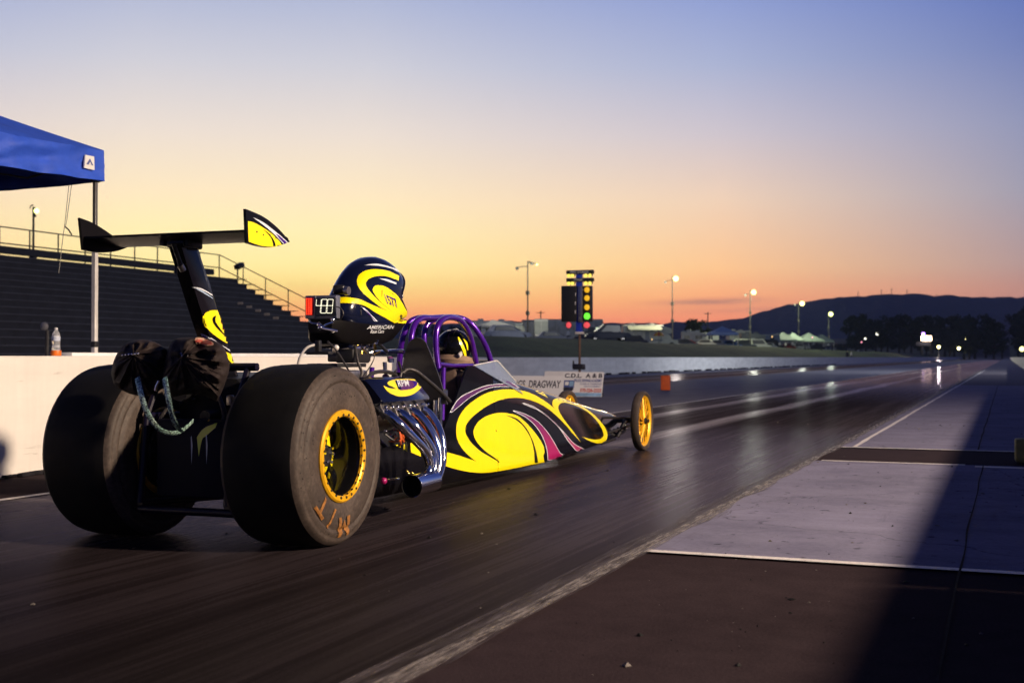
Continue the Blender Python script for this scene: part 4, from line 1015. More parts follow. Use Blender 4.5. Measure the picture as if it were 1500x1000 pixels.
# ---- wing
def wing_post(m):
    out = shape([(262, 357, 1), (279, 356, 1), (291, 366, 1), (297, 386), (312, 430), (330, 490), (352, 560, 1), (330, 560, 1), (305, 495), (284, 430)], 4)
    A = [X(px, py, .026) for px, py in out]
    B = [Vector((-.026, p.y, p.z)) for p in A]
    c = [sum((p[i] for p in A)) / len(A) for i in range(3)]
    n = len(A)
    A2 = [X(px, py, .036) for px, py in grow(out, -2.6)]; A2 = [Vector((.036, p.y, p.z)) for p in A2]
    B2 = [Vector((-.036, p.y, p.z)) for p in A2]
    m.loft([A2, A, B, B2], 0)
    T = m.bvh(); W = crop(240, 330, 4.348)
    m.decal(T, shape(W([(340, 540, 1), (300, 541), (262, 560), (246, 592), (256, 632), (300, 682), (360, 727), (414, 758, 1), (395, 690), (362, 600)])), 1, .002, 2.5)
    m.decal(T, shape(W([(330, 572, 1), (308, 590), (312, 622), (350, 670), (400, 716, 1), (352, 652), (326, 610)])), 0, .0034, 2.5)
    m.decal(T, shape(W([(352, 566, 1), (366, 580), (408, 720, 1), (400, 725, 1), (372, 640)])), 4, .003, 2.5)
    m.decal(T, shape(W([(236, 686, 1), (300, 716), (418, 800, 1), (415, 790), (335, 745), (242, 704, 1)])), 3, .002, 2.5)
    m.decal(T, shape(W([(240, 692, 1), (300, 722), (340, 752), (270, 728, 1)])), 2, .003, 2.5)
    m.decal(T, shape(W([(362, 795, 1), (425, 822), (455, 884, 1), (430, 878), (400, 842)])), 1, .002, 2.5)
    m.decal(T, shape(W([(174, 392, 1), (240, 403), (306, 440, 1), (308, 448, 1), (240, 412)])), 3, .002, 2.5)
    m.decal(T, shape(W([(200, 402, 1), (250, 420), (310, 462, 1), (312, 468, 1), (245, 428)])), 4 + 1, .002, 2.5)
    m.cyl((0.05, -.33, 1.33), (.05, -.33, 1.30), .008, 8, 6)
    m.tube([X(254, 357, .03), X(266, 392, .03)], .011, 10, 6); m.tube([X(264, 388, .03), X(268, 396, .03)], .016, 10, 7)
    m.box((0, -.19, 1.455), (.10, .16, .05), 0, bev=.01)
part('wing_post', wing_post, [M['black'], M['yellow'], M['purple'], M['white'], M['red'], M['ice'], M['steel'], M['alu']], car)
def wing(m):
    rr = []
    te_t, te_b = Y(260, 341, -.35).z, Y(260, 357, -.02).z
    for x in rng(-.462, .462, 12):
        up = [(-.36, te_t), (-.28, te_t + .006), (-.18, te_t + .010), (-.08, te_t + .008), (-.015, te_t - .004), (.0, te_t - .012)]
        lo = [(-.015, te_t - .022), (-.08, te_t - .030), (-.18, te_t - .030), (-.28, te_t - .020), (-.36, te_t - .010)]
        rr.append([Vector((x, y, z)) for y, z in up + lo])
    m.loft(rr, 0)
    for px in (248, 282): m.box(Y(px, 357, -.2), (.03, .12, .03), 1, bev=.006)
part('rear_wing', wing, [M['wingblack'], M['steel']], car)
WT = Y(260, 341, -.35).z
def plate_r(m):
    x = .468
    out = shape([(360, 306, 1), (385, 317), (406, 333), (425, 354, 1), (405, 361), (385, 362), (362, 356, 1)], 6)
    m.prism([X(px, py, x + .008) for px, py in out], (-.014, 0, 0), 0)
    T = m.bvh(); E = crop(340, 290, 12.5)
    m.decal(T, shape(E([(284, 425, 1), (380, 445), (500, 505), (620, 580), (740, 670), (850, 780), (915, 868, 1), (800, 888), (690, 892), (560, 878), (440, 850), (300, 800, 1)])), 1, .0015, 2.)
    m.decal(T, shape(E([(450, 520, 1), (560, 575), (650, 660), (720, 760), (748, 880, 1), (792, 880, 1), (760, 780), (690, 680), (590, 590)])), 0, .0028, 2.)
    m.decal(T, shape(E([(378, 355, 1), (560, 440), (720, 560), (880, 690), (1030, 822, 1), (945, 850, 1), (860, 760), (740, 640), (560, 490)])), 3, .0015, 2.)
    m.decal(T, shape(E([(790, 650, 1), (880, 712), (1000, 822, 1), (950, 838, 1), (860, 740)])), 2, .0028, 2.)
    for px, py in ((376, 339.5), (385.5, 344), (395, 344), (404, 348.5)): m.ball(X(px, py, x + .009), .005, 4, 8, 5)
part('end_plate', plate_r, [M['black'], M['yellow'], M['purple'], M['white'], M['steel']], car)
def plate_l(m):
    out = shape([(117, 319, 1), (135, 326), (152, 336), (168, 347), (190, 361, 1), (170, 368), (145, 370), (122, 366, 1)], 6)
    m.prism([X(px, py, -.462) for px, py in out], (-.014, 0, 0), 0)
part('end_plate', plate_l, [M['wingblack']], car)

# ---- rear end: axle, bulkhead, brake discs
def axle(m):
    m.cyl((-.36, WC[0], WC[1]), (.36, WC[0], WC[1]), .055, 20, 0); m.ball((0, WC[0] - .02, WC[1]), (.15, .17, .17), 0, 20, 14)
    for s in (1, -1):
        m.cyl((s * .28, WC[0], WC[1]), (s * .295, WC[0], WC[1]), .14, 32, 1)
        m.tube([(s * .2, -.12, .3), (s * .2, .9, .25)], .015, 8, 0)
    m.cyl((.07, -.12, .62), (.07, .2, .66), .03, 10, 0); m.box((.2, -.1, .7), (.03, .03, .05), 1, bev=.006); m.ball((.24, -.12, .67), .012, 1, 8, 6)
part('rear_axle', axle, [M['steel'], M['alu']], car)
def cowl(m):
    rr = []
    for y, w, z0, z1 in ((-.02, .15, .30, .70), (.06, .20, .24, .80), (.4, .25, .22, .83), (.9, .25, .22, .80), (.98, .22, .26, .74)):
        rr.append([Vector(q) for q in ((w, y, z0 + .05), (w, y, z1 - .08), (w - .07, y, z1), (-w + .07, y, z1), (-w, y, z1 - .08), (-w, y, z0 + .05), (-w + .05, y, z0), (w - .05, y, z0))])
    m.loft(rr, 0)
    for k in range(9): m.ball((random.uniform(-.14, .14), -.03, random.uniform(.45, .72)), .012, 1, 8, 6)
    m.cyl((-.1, -.1, .74), (-.1, .05, .76), .05, 14, 1); m.tube([(.12, -.08, .72), (.18, -.12, .62), (.14, -.14, .5)], .012, 8, 2, smooth=4); m.tube([(-.16, -.06, .7), (-.2, -.12, .58), (-.12, -.14, .48)], .01, 8, 2, smooth=4)
part('rear_cowl', cowl, [mat('dull_black_panel', (.004, .004, .006), .5, spec=.2), M['steel'], M['hose']], car)
def bulk(m):
    m.box((.04, -.16, .42), (.42, .05, .38), 0, bev=.02)
    T = m.bvh(); Q = crop(250, 540, 5.)
    m.decal(T, shape(Q([(345, 395, 1), (300, 410), (262, 425), (225, 455), (195, 500, 1), (208, 640, 1), (232, 520), (262, 490), (330, 430, 1)])), 1, .003, 3.)
    for dx in (0, 110): m.decal(T, shape(Q([(150 + dx, 500 - dx * .1, 1), (156 + dx, 490 - dx * .1, 1), (163 + dx, 560, 1), (155 + dx, 700, 1)])), 2, .003, 3.)
    m.decal(T, shape(Q([(310, 330, 1), (315, 345, 1), (280, 388, 1), (274, 380, 1)])), 3, .003, 3.)
part('rear_bulkhead', bulk, [mat('dull_navy_panel', (.003, .004, .014), .55, spec=.15), mat('lime_yellow_paint', (.45, .60, .01), .35, coat=.4), M['ice'], M['gold']], car)

# ---- parachute packs
def pack(outline, y0, ring, depth, seed, mats, badge):
    def f(m):
        n = 110; out = shape(outline, 10); L = [0.]
        for p, q in zip(out, out[1:] + out[:1]): L.append(L[-1] + math.dist(p, q))
        cx, cy = ring; rings = []
        for side in (1, -1):
            for j in range(26):
                t_ = j / 25 if side == 1 else 1 - (j + 1) / 26
                sc = math.sin(t_ * PI / 2) ** .75 if t_ > 0 else .0; r = []
                for i in range(n):
                    s_ = L[-1] * i / n; k = max(q for q in range(len(out)) if L[q] <= s_ + 1e-9); g = (s_ - L[k]) / max(1e-6, L[k + 1] - L[k])
                    p, q = out[k], out[(k + 1) % len(out)]; ox, oy = lerp(p[0], q[0], g), lerp(p[1], q[1], g)
                    mx, my = (cx, cy) if side == 1 else (sum(a_[0] for a_ in out) / len(out), sum(a_[1] for a_ in out) / len(out))
                    px, py = mx + (ox - mx) * max(sc, .012), my + (oy - my) * max(sc, .012)
                    an = i / n * 2 * PI
                    fold = abs(noise.noise(Vector((math.cos(an) * 2.2 + seed, math.sin(an) * 2.2, t_ * 1.6 + 3)))) * 1.0 + .38 * abs(noise.noise(Vector((math.cos(an) * 5.5 + seed, math.sin(an) * 5.5, t_ * 1.1)))) + .8 * abs(noise.noise(Vector((px * .045 + py * .02, py * .06, seed))))
                    h = math.cos(t_ * PI / 2) ** .6 * (depth if side == 1 else .14) + .02
                    h -= (.062 * fold * math.sin(max(t_, .06) * PI) ** .7 if side == 1 else 0) + .03 * noise.noise(Vector((px * .035 + seed, py * .035, 2)))
                    r.append(Y(px, py, y0 - side * h) if side == 1 else Y(px, py, y0 + h))
                rings.append(r)
        m.loft(rings, 0)
        T = m.bvh()
        if badge:
            ov = [(299 + 14.5 * math.cos(a) + 1.2 * math.sin(a), 502 + 5.2 * math.sin(a) + 3.2 * math.cos(a)) for a in rng(0, 2 * PI, 25)[:-1]]
            m.decal(T, ov, 1, .006, 1.5); m.decal(T, grow(ov, -1.3), 2, .008, 1.5)
            text_drape(m, T, 'SIMPSON', (289.5, 502.5), (19, 4.3), (.6, -4.2), 1, .011, .02)
            for px, py, r in ((264, 521, .014), (259, 521, .006), (270, 522, .006), (274, 520, .007), (280, 519, .005), (253, 525, .008)):
                h = T.ray_cast(CAM, ray(px, py).normalized())[0]
                if h: m.lathe([(r * .7, -.006), (r, -.002), (r * .7, .004)], h, (0, -1, .1), 14, 3, closed=True)
        else:
            for k in range(6):
                h = T.ray_cast(CAM, ray(180 + 4.5 * k, 520 - .4 * k).normalized())[0]
                if h: m.ball(h, .006, 3, 6, 5)
    return part('parachute_pack', f, mats, car)
PM = [M['fabric'], mat('tan_badge_edge', (.35, .20, .14), .7), mat('red_badge', (.36, .06, .04), .7), M['chrome']]
pack([(252, 500), (262, 495), (284, 494), (306, 496), (325, 505), (333, 520, 1), (336, 540), (328, 566), (318, 588, 1), (296, 578), (272, 578), (250, 580), (238, 566), (240, 535), (246, 512)], -.48, (266, 523), .20, 2.3, PM, True)
pack([(163, 548), (166, 530), (175, 512), (186, 502), (204, 497), (222, 499), (238, 507), (246, 516), (246, 545), (240, 566), (222, 578), (200, 579), (180, 572), (166, 562)], -.44, (196, 520), .17, 9.1, PM, False)
def straps(m):
    a = [(201, 553, -.66), (206, 575, -.70), (213, 598, -.70), (224, 618, -.68), (238, 631, -.64), (256, 634, -.60), (270, 628, -.56), (283, 616, -.5)]
    b = [(241, 553, -.70), (245, 575, -.73), (250, 600, -.72), (257, 621, -.68), (266, 632, -.6)]
    for l in (a, b): m.tube([Y(*p) for p in l], .0135, 10, 0, smooth=6, flat=(1, 0, .2))
    m.tube([Y(233, 558, -.70), Y(229, 566, -.7), Y(228, 572, -.7)], .006, 6, 1)
part('chute_strap', straps, [M['strap'], M['chrome']], car)

# ================================================================== DRIVER
drv = thing('person', (0, 2.95, .14), 'driver strapped in the dragster cockpit wearing a black and yellow helmet', 'driver')
pts = [(0, 3.02, .26), (0, 2.93, .42), (0, 2.85, .60), (0, 2.84, .74), (0, 2.88, .84), (0, 2.95, .95), (0, 2.96, 1.04),
       (.15, 2.87, .72), (-.15, 2.87, .72), (.20, 3.02, .55), (-.20, 3.02, .55), (.13, 3.27, .56), (-.13, 3.27, .56), (.09, 3.35, .58), (-.09, 3.35, .58),
       (.10, 3.1, .25), (-.10, 3.1, .25), (.12, 3.5, .36), (-.12, 3.5, .36), (.08, 3.88, .20), (-.08, 3.88, .20), (.08, 3.98, .27), (-.08, 3.98, .27)]
ed = [(0, 1), (1, 2), (2, 3), (3, 4), (4, 5), (5, 6), (3, 7), (3, 8), (7, 9), (8, 10), (9, 11), (10, 12), (11, 13), (12, 14), (0, 15), (0, 16), (15, 17), (16, 18), (17, 19), (18, 20), (19, 21), (20, 22)]
rad = [.14, .14, (.16, .12), (.15, .11), .06, .085, .075, .075, .075, .052, .052, .038, .038, .04, .04, .09, .09, .065, .065, .045, .045, .035, .035]
me = skin_figure('driver_body', [(p[0], p[1] - 2.95, p[2] - .14) for p in pts], ed, rad, 2); me.materials.append(M['suit'])
bo = bpy.data.objects.new('body', me); COL.objects.link(bo); bo.parent = drv
HC = X(664, 509, .06); HC = Vector((0.03, 2.92, .978))
def helmet(m):
    nu, nv = 40, 28; vs = []
    for j in range(nv + 1):
        v = PI * j / nv * .86
        for i in range(nu):
            u = 2 * PI * i / nu
            x, y, z = math.sin(v) * math.cos(u), math.sin(v) * math.sin(u), math.cos(v)
            vs.append(HC + Vector((x * .125, y * (.150 if y > 0 else .140), z * .128 if z > 0 else z * .135)))
    m.add(vs, [(j * nu + i, j * nu + (i + 1) % nu, (j + 1) * nu + (i + 1) % nu, (j + 1) * nu + i) for j in range(nv) for i in range(nu)], 0)
    T = m.bvh(); H = crop(640, 450, 10.)
    m.decal(T, shape(H([(303, 430, 1), (330, 450), (380, 540), (420, 640), (430, 760), (415, 790, 1), (395, 700), (360, 600), (320, 500)])), 1, .003, 1.5)
    m.decal(T, shape(H([(330, 380, 1), (390, 420), (430, 490), (452, 570), (448, 640, 1), (425, 560), (385, 470)])), 1, .003, 1.5)
    cast = lambda u, v: (Vector((HC.x + u, HC.y + 1, HC.z + v)), Vector((0, -1, 0)))
    m.decal(T, shape([(-.095, .045, 1), (-.05, .062), (0, .066), (.05, .062), (.095, .045, 1), (.10, -.01, 1), (.05, -.03), (0, -.034), (-.05, -.03), (-.10, -.01, 1)]), 2, .004, .02, cast)
    m.box(X(674, 519, .13), (.02, .05, .03), 3, Matrix.Rotation(.4, 4, 'X'), .006); m.tube([X(676, 523, .12), X(681, 529, .10)], .006, 6, 3)
    m.tube([X(655, 484, .1), HC + Vector((.02, .02, .131)), X(676, 489, .06)], .004, 6, 4)
part('helmet', helmet, [M['black'], M['yellow'], M['visor'], M['whitemetal'], M['tentgrey']], drv)
part('neck_collar', lambda m: m.lathe([(.10, -.03), (.135, -.02), (.15, .02), (.135, .055), (.10, .06)], HC + Vector((0, -.01, -.125)), (0, .15, 1), 32, 0, closed=True), [mat('tan_neck_collar', (.20, .13, .09), .8, var=.3, bmp=.4)], drv)

# ================================================================== START LINE: tree, boards, foam blocks
TY = 22.2
def TP(px, py, y=TY): return Y(px, py, y)
b0 = G(849, 585); b0 = Vector((TP(849, 520).x, TY, 0))
tree = thing('start_light_tree', b0, 'drag strip starting light tree on a blue post with the green bulb lit', 'starting lights')
def t_post(m):
    t, b = TP(848.5, 399), TP(849, 487)
    m.box(((t.x + b.x) / 2, TY, (t.z + b.z) / 2), (.135, .13, t.z - b.z), 0, bev=.01)
    m.box((b.x, TY, b.z - .01), (.17, .16, .06), 1, bev=.01)
part('post', t_post, [M['treeblue'], M['whitemetal']], tree)
part('pole', lambda m: (m.cyl(TP(849, 489), (TP(849, 489).x, TY, .02), .028, 14, 0), m.box((b0.x, TY, .03), (.5, .4, .06), 1, bev=.02), m.box(TP(848, 537), (.26, .2, .13), 1, bev=.02), m.cyl(TP(840, 541), TP(840, 528), .02, 8, 1)), [mat('rusty_pole', (.10, .055, .035), .7, var=.4), M['steel']], tree)
def bar(y0, y1, word, w0, w1):
    def f(m):
        a, b = TP(829.5, y0, TY - .11), TP(868.5, y1, TY - .11); c = (a + b) / 2
        m.box((c.x, TY - .06, c.z), (b.x - a.x, .12, a.z - b.z), 0, bev=.008)
        for px in (833, 838.5, 858, 864): p = TP(px, y1 + .5, TY - .05); m.cyl(p + Vector((0, .08, -.02)), p + Vector((0, .0, -.02)), .046, 14, 0)
        o = TP(w0, y1 - .6, TY - .126); e = TP(w1, y1 - .6, TY - .126); text_flat(m, word, o, e - o, (.01, 0, (a.z - b.z) * .62), 1, .002, .02)
    part('stage_bar', f, [M['plastic'], M['letter']], tree)
    for px in (833, 838.5, 858, 864):
        part('bulb', lambda m: m.ball(TP(px, y1 + 2.9, TY - .07), .042, 0, 14, 10), [M['lampyel']], tree)
bar(396, 400.6, 'PRE STAGE', 835, 862); bar(407.5, 412, 'STAGE', 840.5, 853)
def panel(x0, x1):
    def f(m):
        a, b = TP(x0, 419, TY), TP(x1, 471, TY); c = (a + b) / 2
        m.box((c.x, TY - .02, c.z), (b.x - a.x, .17, a.z - b.z), 0, bev=.015)
        for k, py in enumerate((424.5, 436.5, 450, 463)):
            if x0 > 840:
                p = TP(860, py, TY - .10); m.tube([p + Vector((0, .0, 0)), p + Vector((0, -.05, 0))], [.072, .078], 20, 0, caps=False)
    return f
part('lamp_panel', panel(824, 846.5), [M['plastic']], tree); part('lamp_panel', panel(853.5, 867.5), [M['plastic']], tree)
def strip(m):
    a, b = TP(847, 419, TY - .1), TP(853.3, 472, TY - .1); c = (a + b) / 2
    m.box((c.x, TY - .09, c.z), (b.x - a.x, .06, a.z - b.z), 0, bev=.01)
    for py in (431, 444, 457): m.box(TP(843, py, TY - .11), (.02, .012, .075), 1)
    m.ball(TP(853.5, 424.5, TY - .13), .014, 1, 8, 6); m.ball(TP(849, 466, TY - .13), .014, 1, 8, 6)
part('centre_strip', strip, [M['alu'], M['cloth_w']], tree)
for py, mm, lb in ((424.5, 'lampamber', None), (436.5, 'lampamber', None), (450, 'lampamber', None), (463, 'lampgreen', 'lit green bulb')):
    part('bulb', lambda m: m.ball(TP(860, py, TY - .11), (.066, .04, .066) if mm == 'lampamber' else (.076, .045, .076), 0, 20, 12), [M[mm]], tree, lb)
for px in (833, 859.5):
    part('bulb', lambda m: m.ball(TP(px, 476, TY - .06), (.06 if px < 840 else .074, .05, .07), 0, 20, 12), [M['lampred']], tree, 'dull red bulb')
    part('bulb_shade', lambda m: m.tube([TP(px, 476, TY + .12), TP(px, 476, TY - .02)], [.05, .078], 18, 0), [M['plastic']], tree)

def board(name, pxl, pxr, top, bot, label, fn, mats, lean=.16, dy=0., cat='sign'):
    a = G(pxl, bot); b = G(pxr, bot); y = (a.y + b.y) / 2 + dy
    a = Vector((Y(pxl, bot, y).x, y, .02)); b = Vector((Y(pxr, bot, y).x, y, .02)); zt = Y(pxl, top, y + lean).z
    r = thing(name, ((a.x + b.x) / 2, y, 0), label, cat)
    ux = b - a; uy = Vector((0, lean, zt - .02)); n = ux.cross(uy).normalized()
    def f(m):
        m.prism([a, b, b + uy, a + uy], -n * .018, 0); fn(m, a, ux, uy, n)
    part('panel', f, mats, r)
    for u in (.12, .88): part('support_leg', lambda m: m.tube([a + ux * u + uy * .95 - n * .02, a + ux * u + Vector((0, lean + .3, 0))], .012, 8, 0), [M['pole']], r)
    return r
def s_cdl(m, a, ux, uy, n):
    T = lambda w, u0, u1, v0, v1, mi, bd=.02, off=.004: text_flat(m, w, a + ux * u0 + uy * v0, ux * (u1 - u0), uy * (v1 - v0), mi, off, bd)
    def field(u0, u1, v0, v1, mi, off): m.add([a + ux * u + uy * v + n * off for u, v in ((u0, v0), (u1, v0), (u1, v1), (u0, v1))], [(0, 1, 2, 3)], mi)
    field(.01, .99, .01, .16, 4, .002)
    T('C.D.L.  A & B', .04, .97, .76, .94, 1, .03)
    T('TRUCK DRIVING ACADEMY', .28, .97, .59, .71, 2, .03)
    T('CLASS A TRAINING', .44, .97, .48, .55, 2, .01); T('JOB PLACEMENT', .54, .95, .37, .44, 2, .01)
    T('570-226-2222', .46, .98, .18, .33, 3, .04)
    # a small lorry drawn in blue at the left of the board
    field(.04, .30, .34, .66, 2, .0025); field(.07, .16, .46, .60, 0, .004); field(.18, .28, .42, .62, 4, .004)
    for u in (.09, .15, .24): m.lathe([(.0, .0), (.05, 0)], a + ux * u + uy * .30 + n * .004, n, 14, 1)
board('sign_board', 821.5, 881, 544.5, 582, 'white and blue sign board reading C.D.L. A & B leaning by the starting lights', s_cdl, [M['signwhite'], M['signdark'], M['signbluetxt'], M['signred'], M['signcyan']], lean=.2)
def s_drag(m, a, ux, uy, n):
    text_flat(m, 'SPRINGS  DRAGWAY', a + ux * .05 + uy * .42, ux * .92, uy * .36, 1, .004, .02)
board('sign_board', 728, 822, 550, 582, 'long white sign board reading DRAGWAY half hidden behind the dragster nose', s_drag, [M['signwhite'], M['signdark']], lean=.18, dy=.05)
board('sign_board', 796, 850, 543.5, 578, 'plain pale board standing behind the two lettered sign boards', lambda *k: None, [M['signwhite']], lean=.1, dy=.5)

def foam(name, c, size, m, label, cat):
    r = thing(name, (c[0], c[1], 0), label, cat)
    part('foam_body', lambda q: q.box((c[0], c[1], size[2] / 2 + .012), size, 0, Matrix.Rotation(c[2], 4, 'Z'), .018), [m], r)
    part('handle', lambda q: q.tube([(c[0] - .06, c[1], size[2] + .01), (c[0] - .05, c[1], size[2] + .035), (c[0] + .05, c[1], size[2] + .035), (c[0] + .06, c[1], size[2] + .01)], .008, 8, 0), [M['plastic']], r)
    return r
p = G(973.5, 572); foam('marker_block', (p.x, p.y + .1, .25), (.26, .22, .40), M['orangebox'], 'orange marker block standing on the concrete between the lanes', 'marker block')
p = G(1486, 679); foam('marker_block', (p.x + .17, p.y + .08, .05), (.33, .2, .20), M['yellowfoam'], 'dull yellow foam block in the shade at the right edge', 'marker block')

# ---- bottle and orange reel on the divider wall
wx = -3.40
bb = X(82, 520, wx); bb.z = .918
reel = thing('tape_reel', (bb.x, bb.y, .918), 'bright orange reel of tape on the white wall under the water bottle', 'tape reel')
part('tape', lambda m: (m.lathe([(.022, .0), (.040, 0), (.042, .006), (.042, .034), (.040, .042), (.022, .042)], (bb.x, bb.y, .920), (0, 0, 1), 32, 0, closed=True), m.cyl((bb.x - .03, bb.y - .026, .942), (bb.x - .033, bb.y - .03, .942), .008, 10, 1)), [M['orange'], M['red']], reel)
bot = thing('water_bottle', (bb.x, bb.y, .963), 'clear plastic water bottle with a white cap standing on an orange reel', 'bottle')
part('bottle', lambda m: m.lathe([(0, 0), (.030, 0), (.033, .006), (.0325, .03), (.029, .045), (.0325, .06), (.0325, .115), (.026, .14), (.014, .158), (.0125, .165)], (bb.x, bb.y, .963), (0, 0, 1), 28, 0), [M['bottle']], bot)
part('label', lambda m: m.lathe([(.0330, .075), (.0334, .077), (.0334, .108), (.0330, .110)], (bb.x, bb.y, .963), (0, 0, 1), 28, 0), [mat('pale_blue_label', (.45, .50, .62), .5, var=.3, vs=60)], bot)
part('cap', lambda m: m.cyl((bb.x, bb.y, .963 + .162), (bb.x, bb.y, .963 + .181), .0145, 16, 0), [M['cloth_w']], bot)

# ================================================================== TENTS
def tent(cx, cy, half, zb, zt, zp, cloth, label, rot=0., fine=8, near=False, group=None, cat='canopy tent'):
    r = thing('canopy_tent', (cx, cy, gz(cx, cy) if not near else 0), label, cat, group); g = r.location.z
    Rz = Matrix.Rotation(rot, 3, 'Z'); c0 = Vector((cx, cy, g))
    def W(x, y, z): return c0 + Rz @ Vector((x, y, z))
    def cl(m):
        n = fine
        for k in range(4):
            Rk = Matrix.Rotation(k * PI / 2, 3, 'Z'); vs = []
            for j in range(n + 1):
                t_ = j / n; w = half * (1 - t_)
                for i in range(n + 1):
                    s_ = -1 + 2 * i / n; p = Vector((w * s_, -w, 0))
                    sag = -.10 * half / 1.5 * math.sin(PI * t_) * (1 - s_ * s_ * .75)
                    z = lerp(zt, zp, t_) + sag
                    if near: z += .06 * noise.noise(Vector((s_ * 2.5 + k * 5, t_ * 5, 1))) * (1 - s_ ** 6) * min(1, t_ * 6)
                    if j == 0: z += -.045 * (1 - s_ * s_) * half / 1.5
                    vs.append(W(*(Rk @ Vector((p.x, p.y, z)))))
            m.add(vs, [(j * (n + 1) + i, j * (n + 1) + i + 1, (j + 1) * (n + 1) + i + 1, (j + 1) * (n + 1) + i) for j in range(n) for i in range(n)])
            vs = []; nn, nv_ = (n * 5, 10) if near else (4, 2)
            for j in range(nv_ + 1):
                for i in range(nn + 1):
                    s_ = -1 + 2 * i / nn; t_ = j / nv_
                    wv = (.016 * math.sin(s_ * 21 + k) * t_ * (1 - abs(s_)) + (.05 * noise.noise(Vector((s_ * 2.4 + k * 7, t_ * 2.8 + s_ * 2.2, 0))) + .02 * noise.noise(Vector((s_ * 6 + k * 7, t_ * 4 + s_ * 5, 9)))) * (1 - s_ ** 10) + .012 * noise.noise(Vector((s_ * 9 + k, t_ * 5 + s_ * 4, 4)))) if near else 0
                    tw = (.018 * math.sin(t_ * PI * 1.6 + s_ * 2.) * (1 - s_ ** 8)) if near else 0
                    z = lerp(zt, zb, t_) - .045 * (1 - s_ * s_) * half / 1.5 * (1 - t_ * .2)
                    vs.append(W(*(Rk @ Vector((half * s_, -half - .012 * t_ - wv - tw, z)))))
            m.add(vs, [(j * (nn + 1) + i, j * (nn + 1) + i + 1, (j + 1) * (nn + 1) + i + 1, (j + 1) * (nn + 1) + i) for j in range(nv_) for i in range(nn)])
    part('canopy', cl, [cloth], r, angle=60, recalc=False)
    for sx in (-1, 1):
        for sy in (-1, 1):
            def leg(m):
                a, b = W(sx * (half - .05), sy * (half - .05), 0), W(sx * (half - .05), sy * (half - .05), zt - .03)
                if near:
                    m.box((a + b) / 2 + Vector((0, 0, .55)), (.034, .034, (zt - .03) - 1.1), 3, bev=.004, seg=1)
                    m.box((a + W(0, 0, 0) * 0 + Vector((0, 0, .92))), (.042, .042, 1.84), 0, bev=.004, seg=1)
                    m.box(a + Vector((0, 0, 1.02)), (.056, .056, .05), 2, bev=.006, seg=1); m.box(b + Vector((0, 0, -.20)), (.065, .065, .11), 2, bev=.008, seg=1); m.box(a + Vector((0, 0, .02)), (.1, .1, .02), 2)
                else: m.tube([a, b], .04, 6, 0)
            part('leg', leg, [M['whitemetal'], M['pole'], M['plastic'], M['legsteel']], r)
    if near:
        def fr(m):
            q = half - .06
            for k in range(4):
                Rk = Matrix.Rotation(k * PI / 2, 3, 'Z')
                for s_ in (-1, 1):
                    pts = [(-q * s_, -q, zb + .12), (0, -q, zb - .0), (q * s_, -q, zb + .12)]
                    m.tube([W(*(Rk @ Vector(p_))) for p_ in ((-q * s_, -q, zt - .08), (-q * s_ * .5, -q, zb + .06), (0, -q, zt - .08))], .010, 6, 0)
                m.tube([W(*(Rk @ Vector((q, -q, zt - .05)))), W(0, 0, zp - .05)], .012, 6, 0)
        part('truss', fr, [M['pole']], r)
    return r
# near blue tent: its strip-side far corner stands behind the divider wall
cor = X(139, 400, -3.70); TH = 1.52
hipx, hipy = cor.x + .05, cor.y + .05
def solve_peak():
    best = None
    for k in range(1, 200):
        t = k / 200 * 1.0; x, y = hipx - TH * t, hipy - TH * t
        v = Vector((x, y, 0)) - CAM; z_ = v.dot(FH); px = 750 + FPX * v.dot(RT) / z_
        if best is None or abs(px) < best[0]: best = (abs(px), t, z_)
    _, t, z_ = best
    return CAM.z + (HOR - 165) / FPX * z_, t
zt_n = Y(143, 221, hipy).z; zb_n = Y(143, 266, hipy).z
zh, th_ = solve_peak(); zpk = zt_n + (zh - zt_n) / th_
nt = tent(hipx - TH, hipy - TH, TH, zb_n, zt_n, zpk, M['tentblue'], 'royal blue pop up canopy tent on white legs behind the white wall', fine=14, near=True)
def logo(m):
    y0 = hipy - .17; o = Vector((hipx + .026, y0 - .11, zb_n + .075)); u, v = Vector((0, .13, 0)), Vector((0, 0, .115))
    m.prism([o, o + u, o + u * .95 + v, o + u * .1 + v], (-.012, 0, 0), 0)
    q = Vector((.004, 0, 0)); m.add([o + q + u * .15 + v * .3, o + q + u * .85 + v * .3, o + q + u * .5 + v * .78], [(0, 1, 2)], 1); m.add([o + q * 1.5 + u * .36 + v * .3, o + q * 1.5 + u * .64 + v * .3, o + q * 1.5 + u * .5 + v * .55], [(0, 1, 2)], 0)
part('logo_patch', logo, [M['tentlogo'], M['signbluetxt']], nt)
part('tie_cord', lambda m: (m.tube([X(101, 270, -4.3), X(96, 320, -4.3), X(92, 350, -4.3), X(86, 400, -4.3)], .0035, 5, 0), m.tube([X(105, 270, -4.3), X(98, 322, -4.3), X(96, 332, -4.3)], .0035, 5, 0), m.tube([X(95, 332, -4.3), X(100, 336, -4.3), X(105, 344, -4.3)], .007, 5, 0)), [M['plastic']], nt)

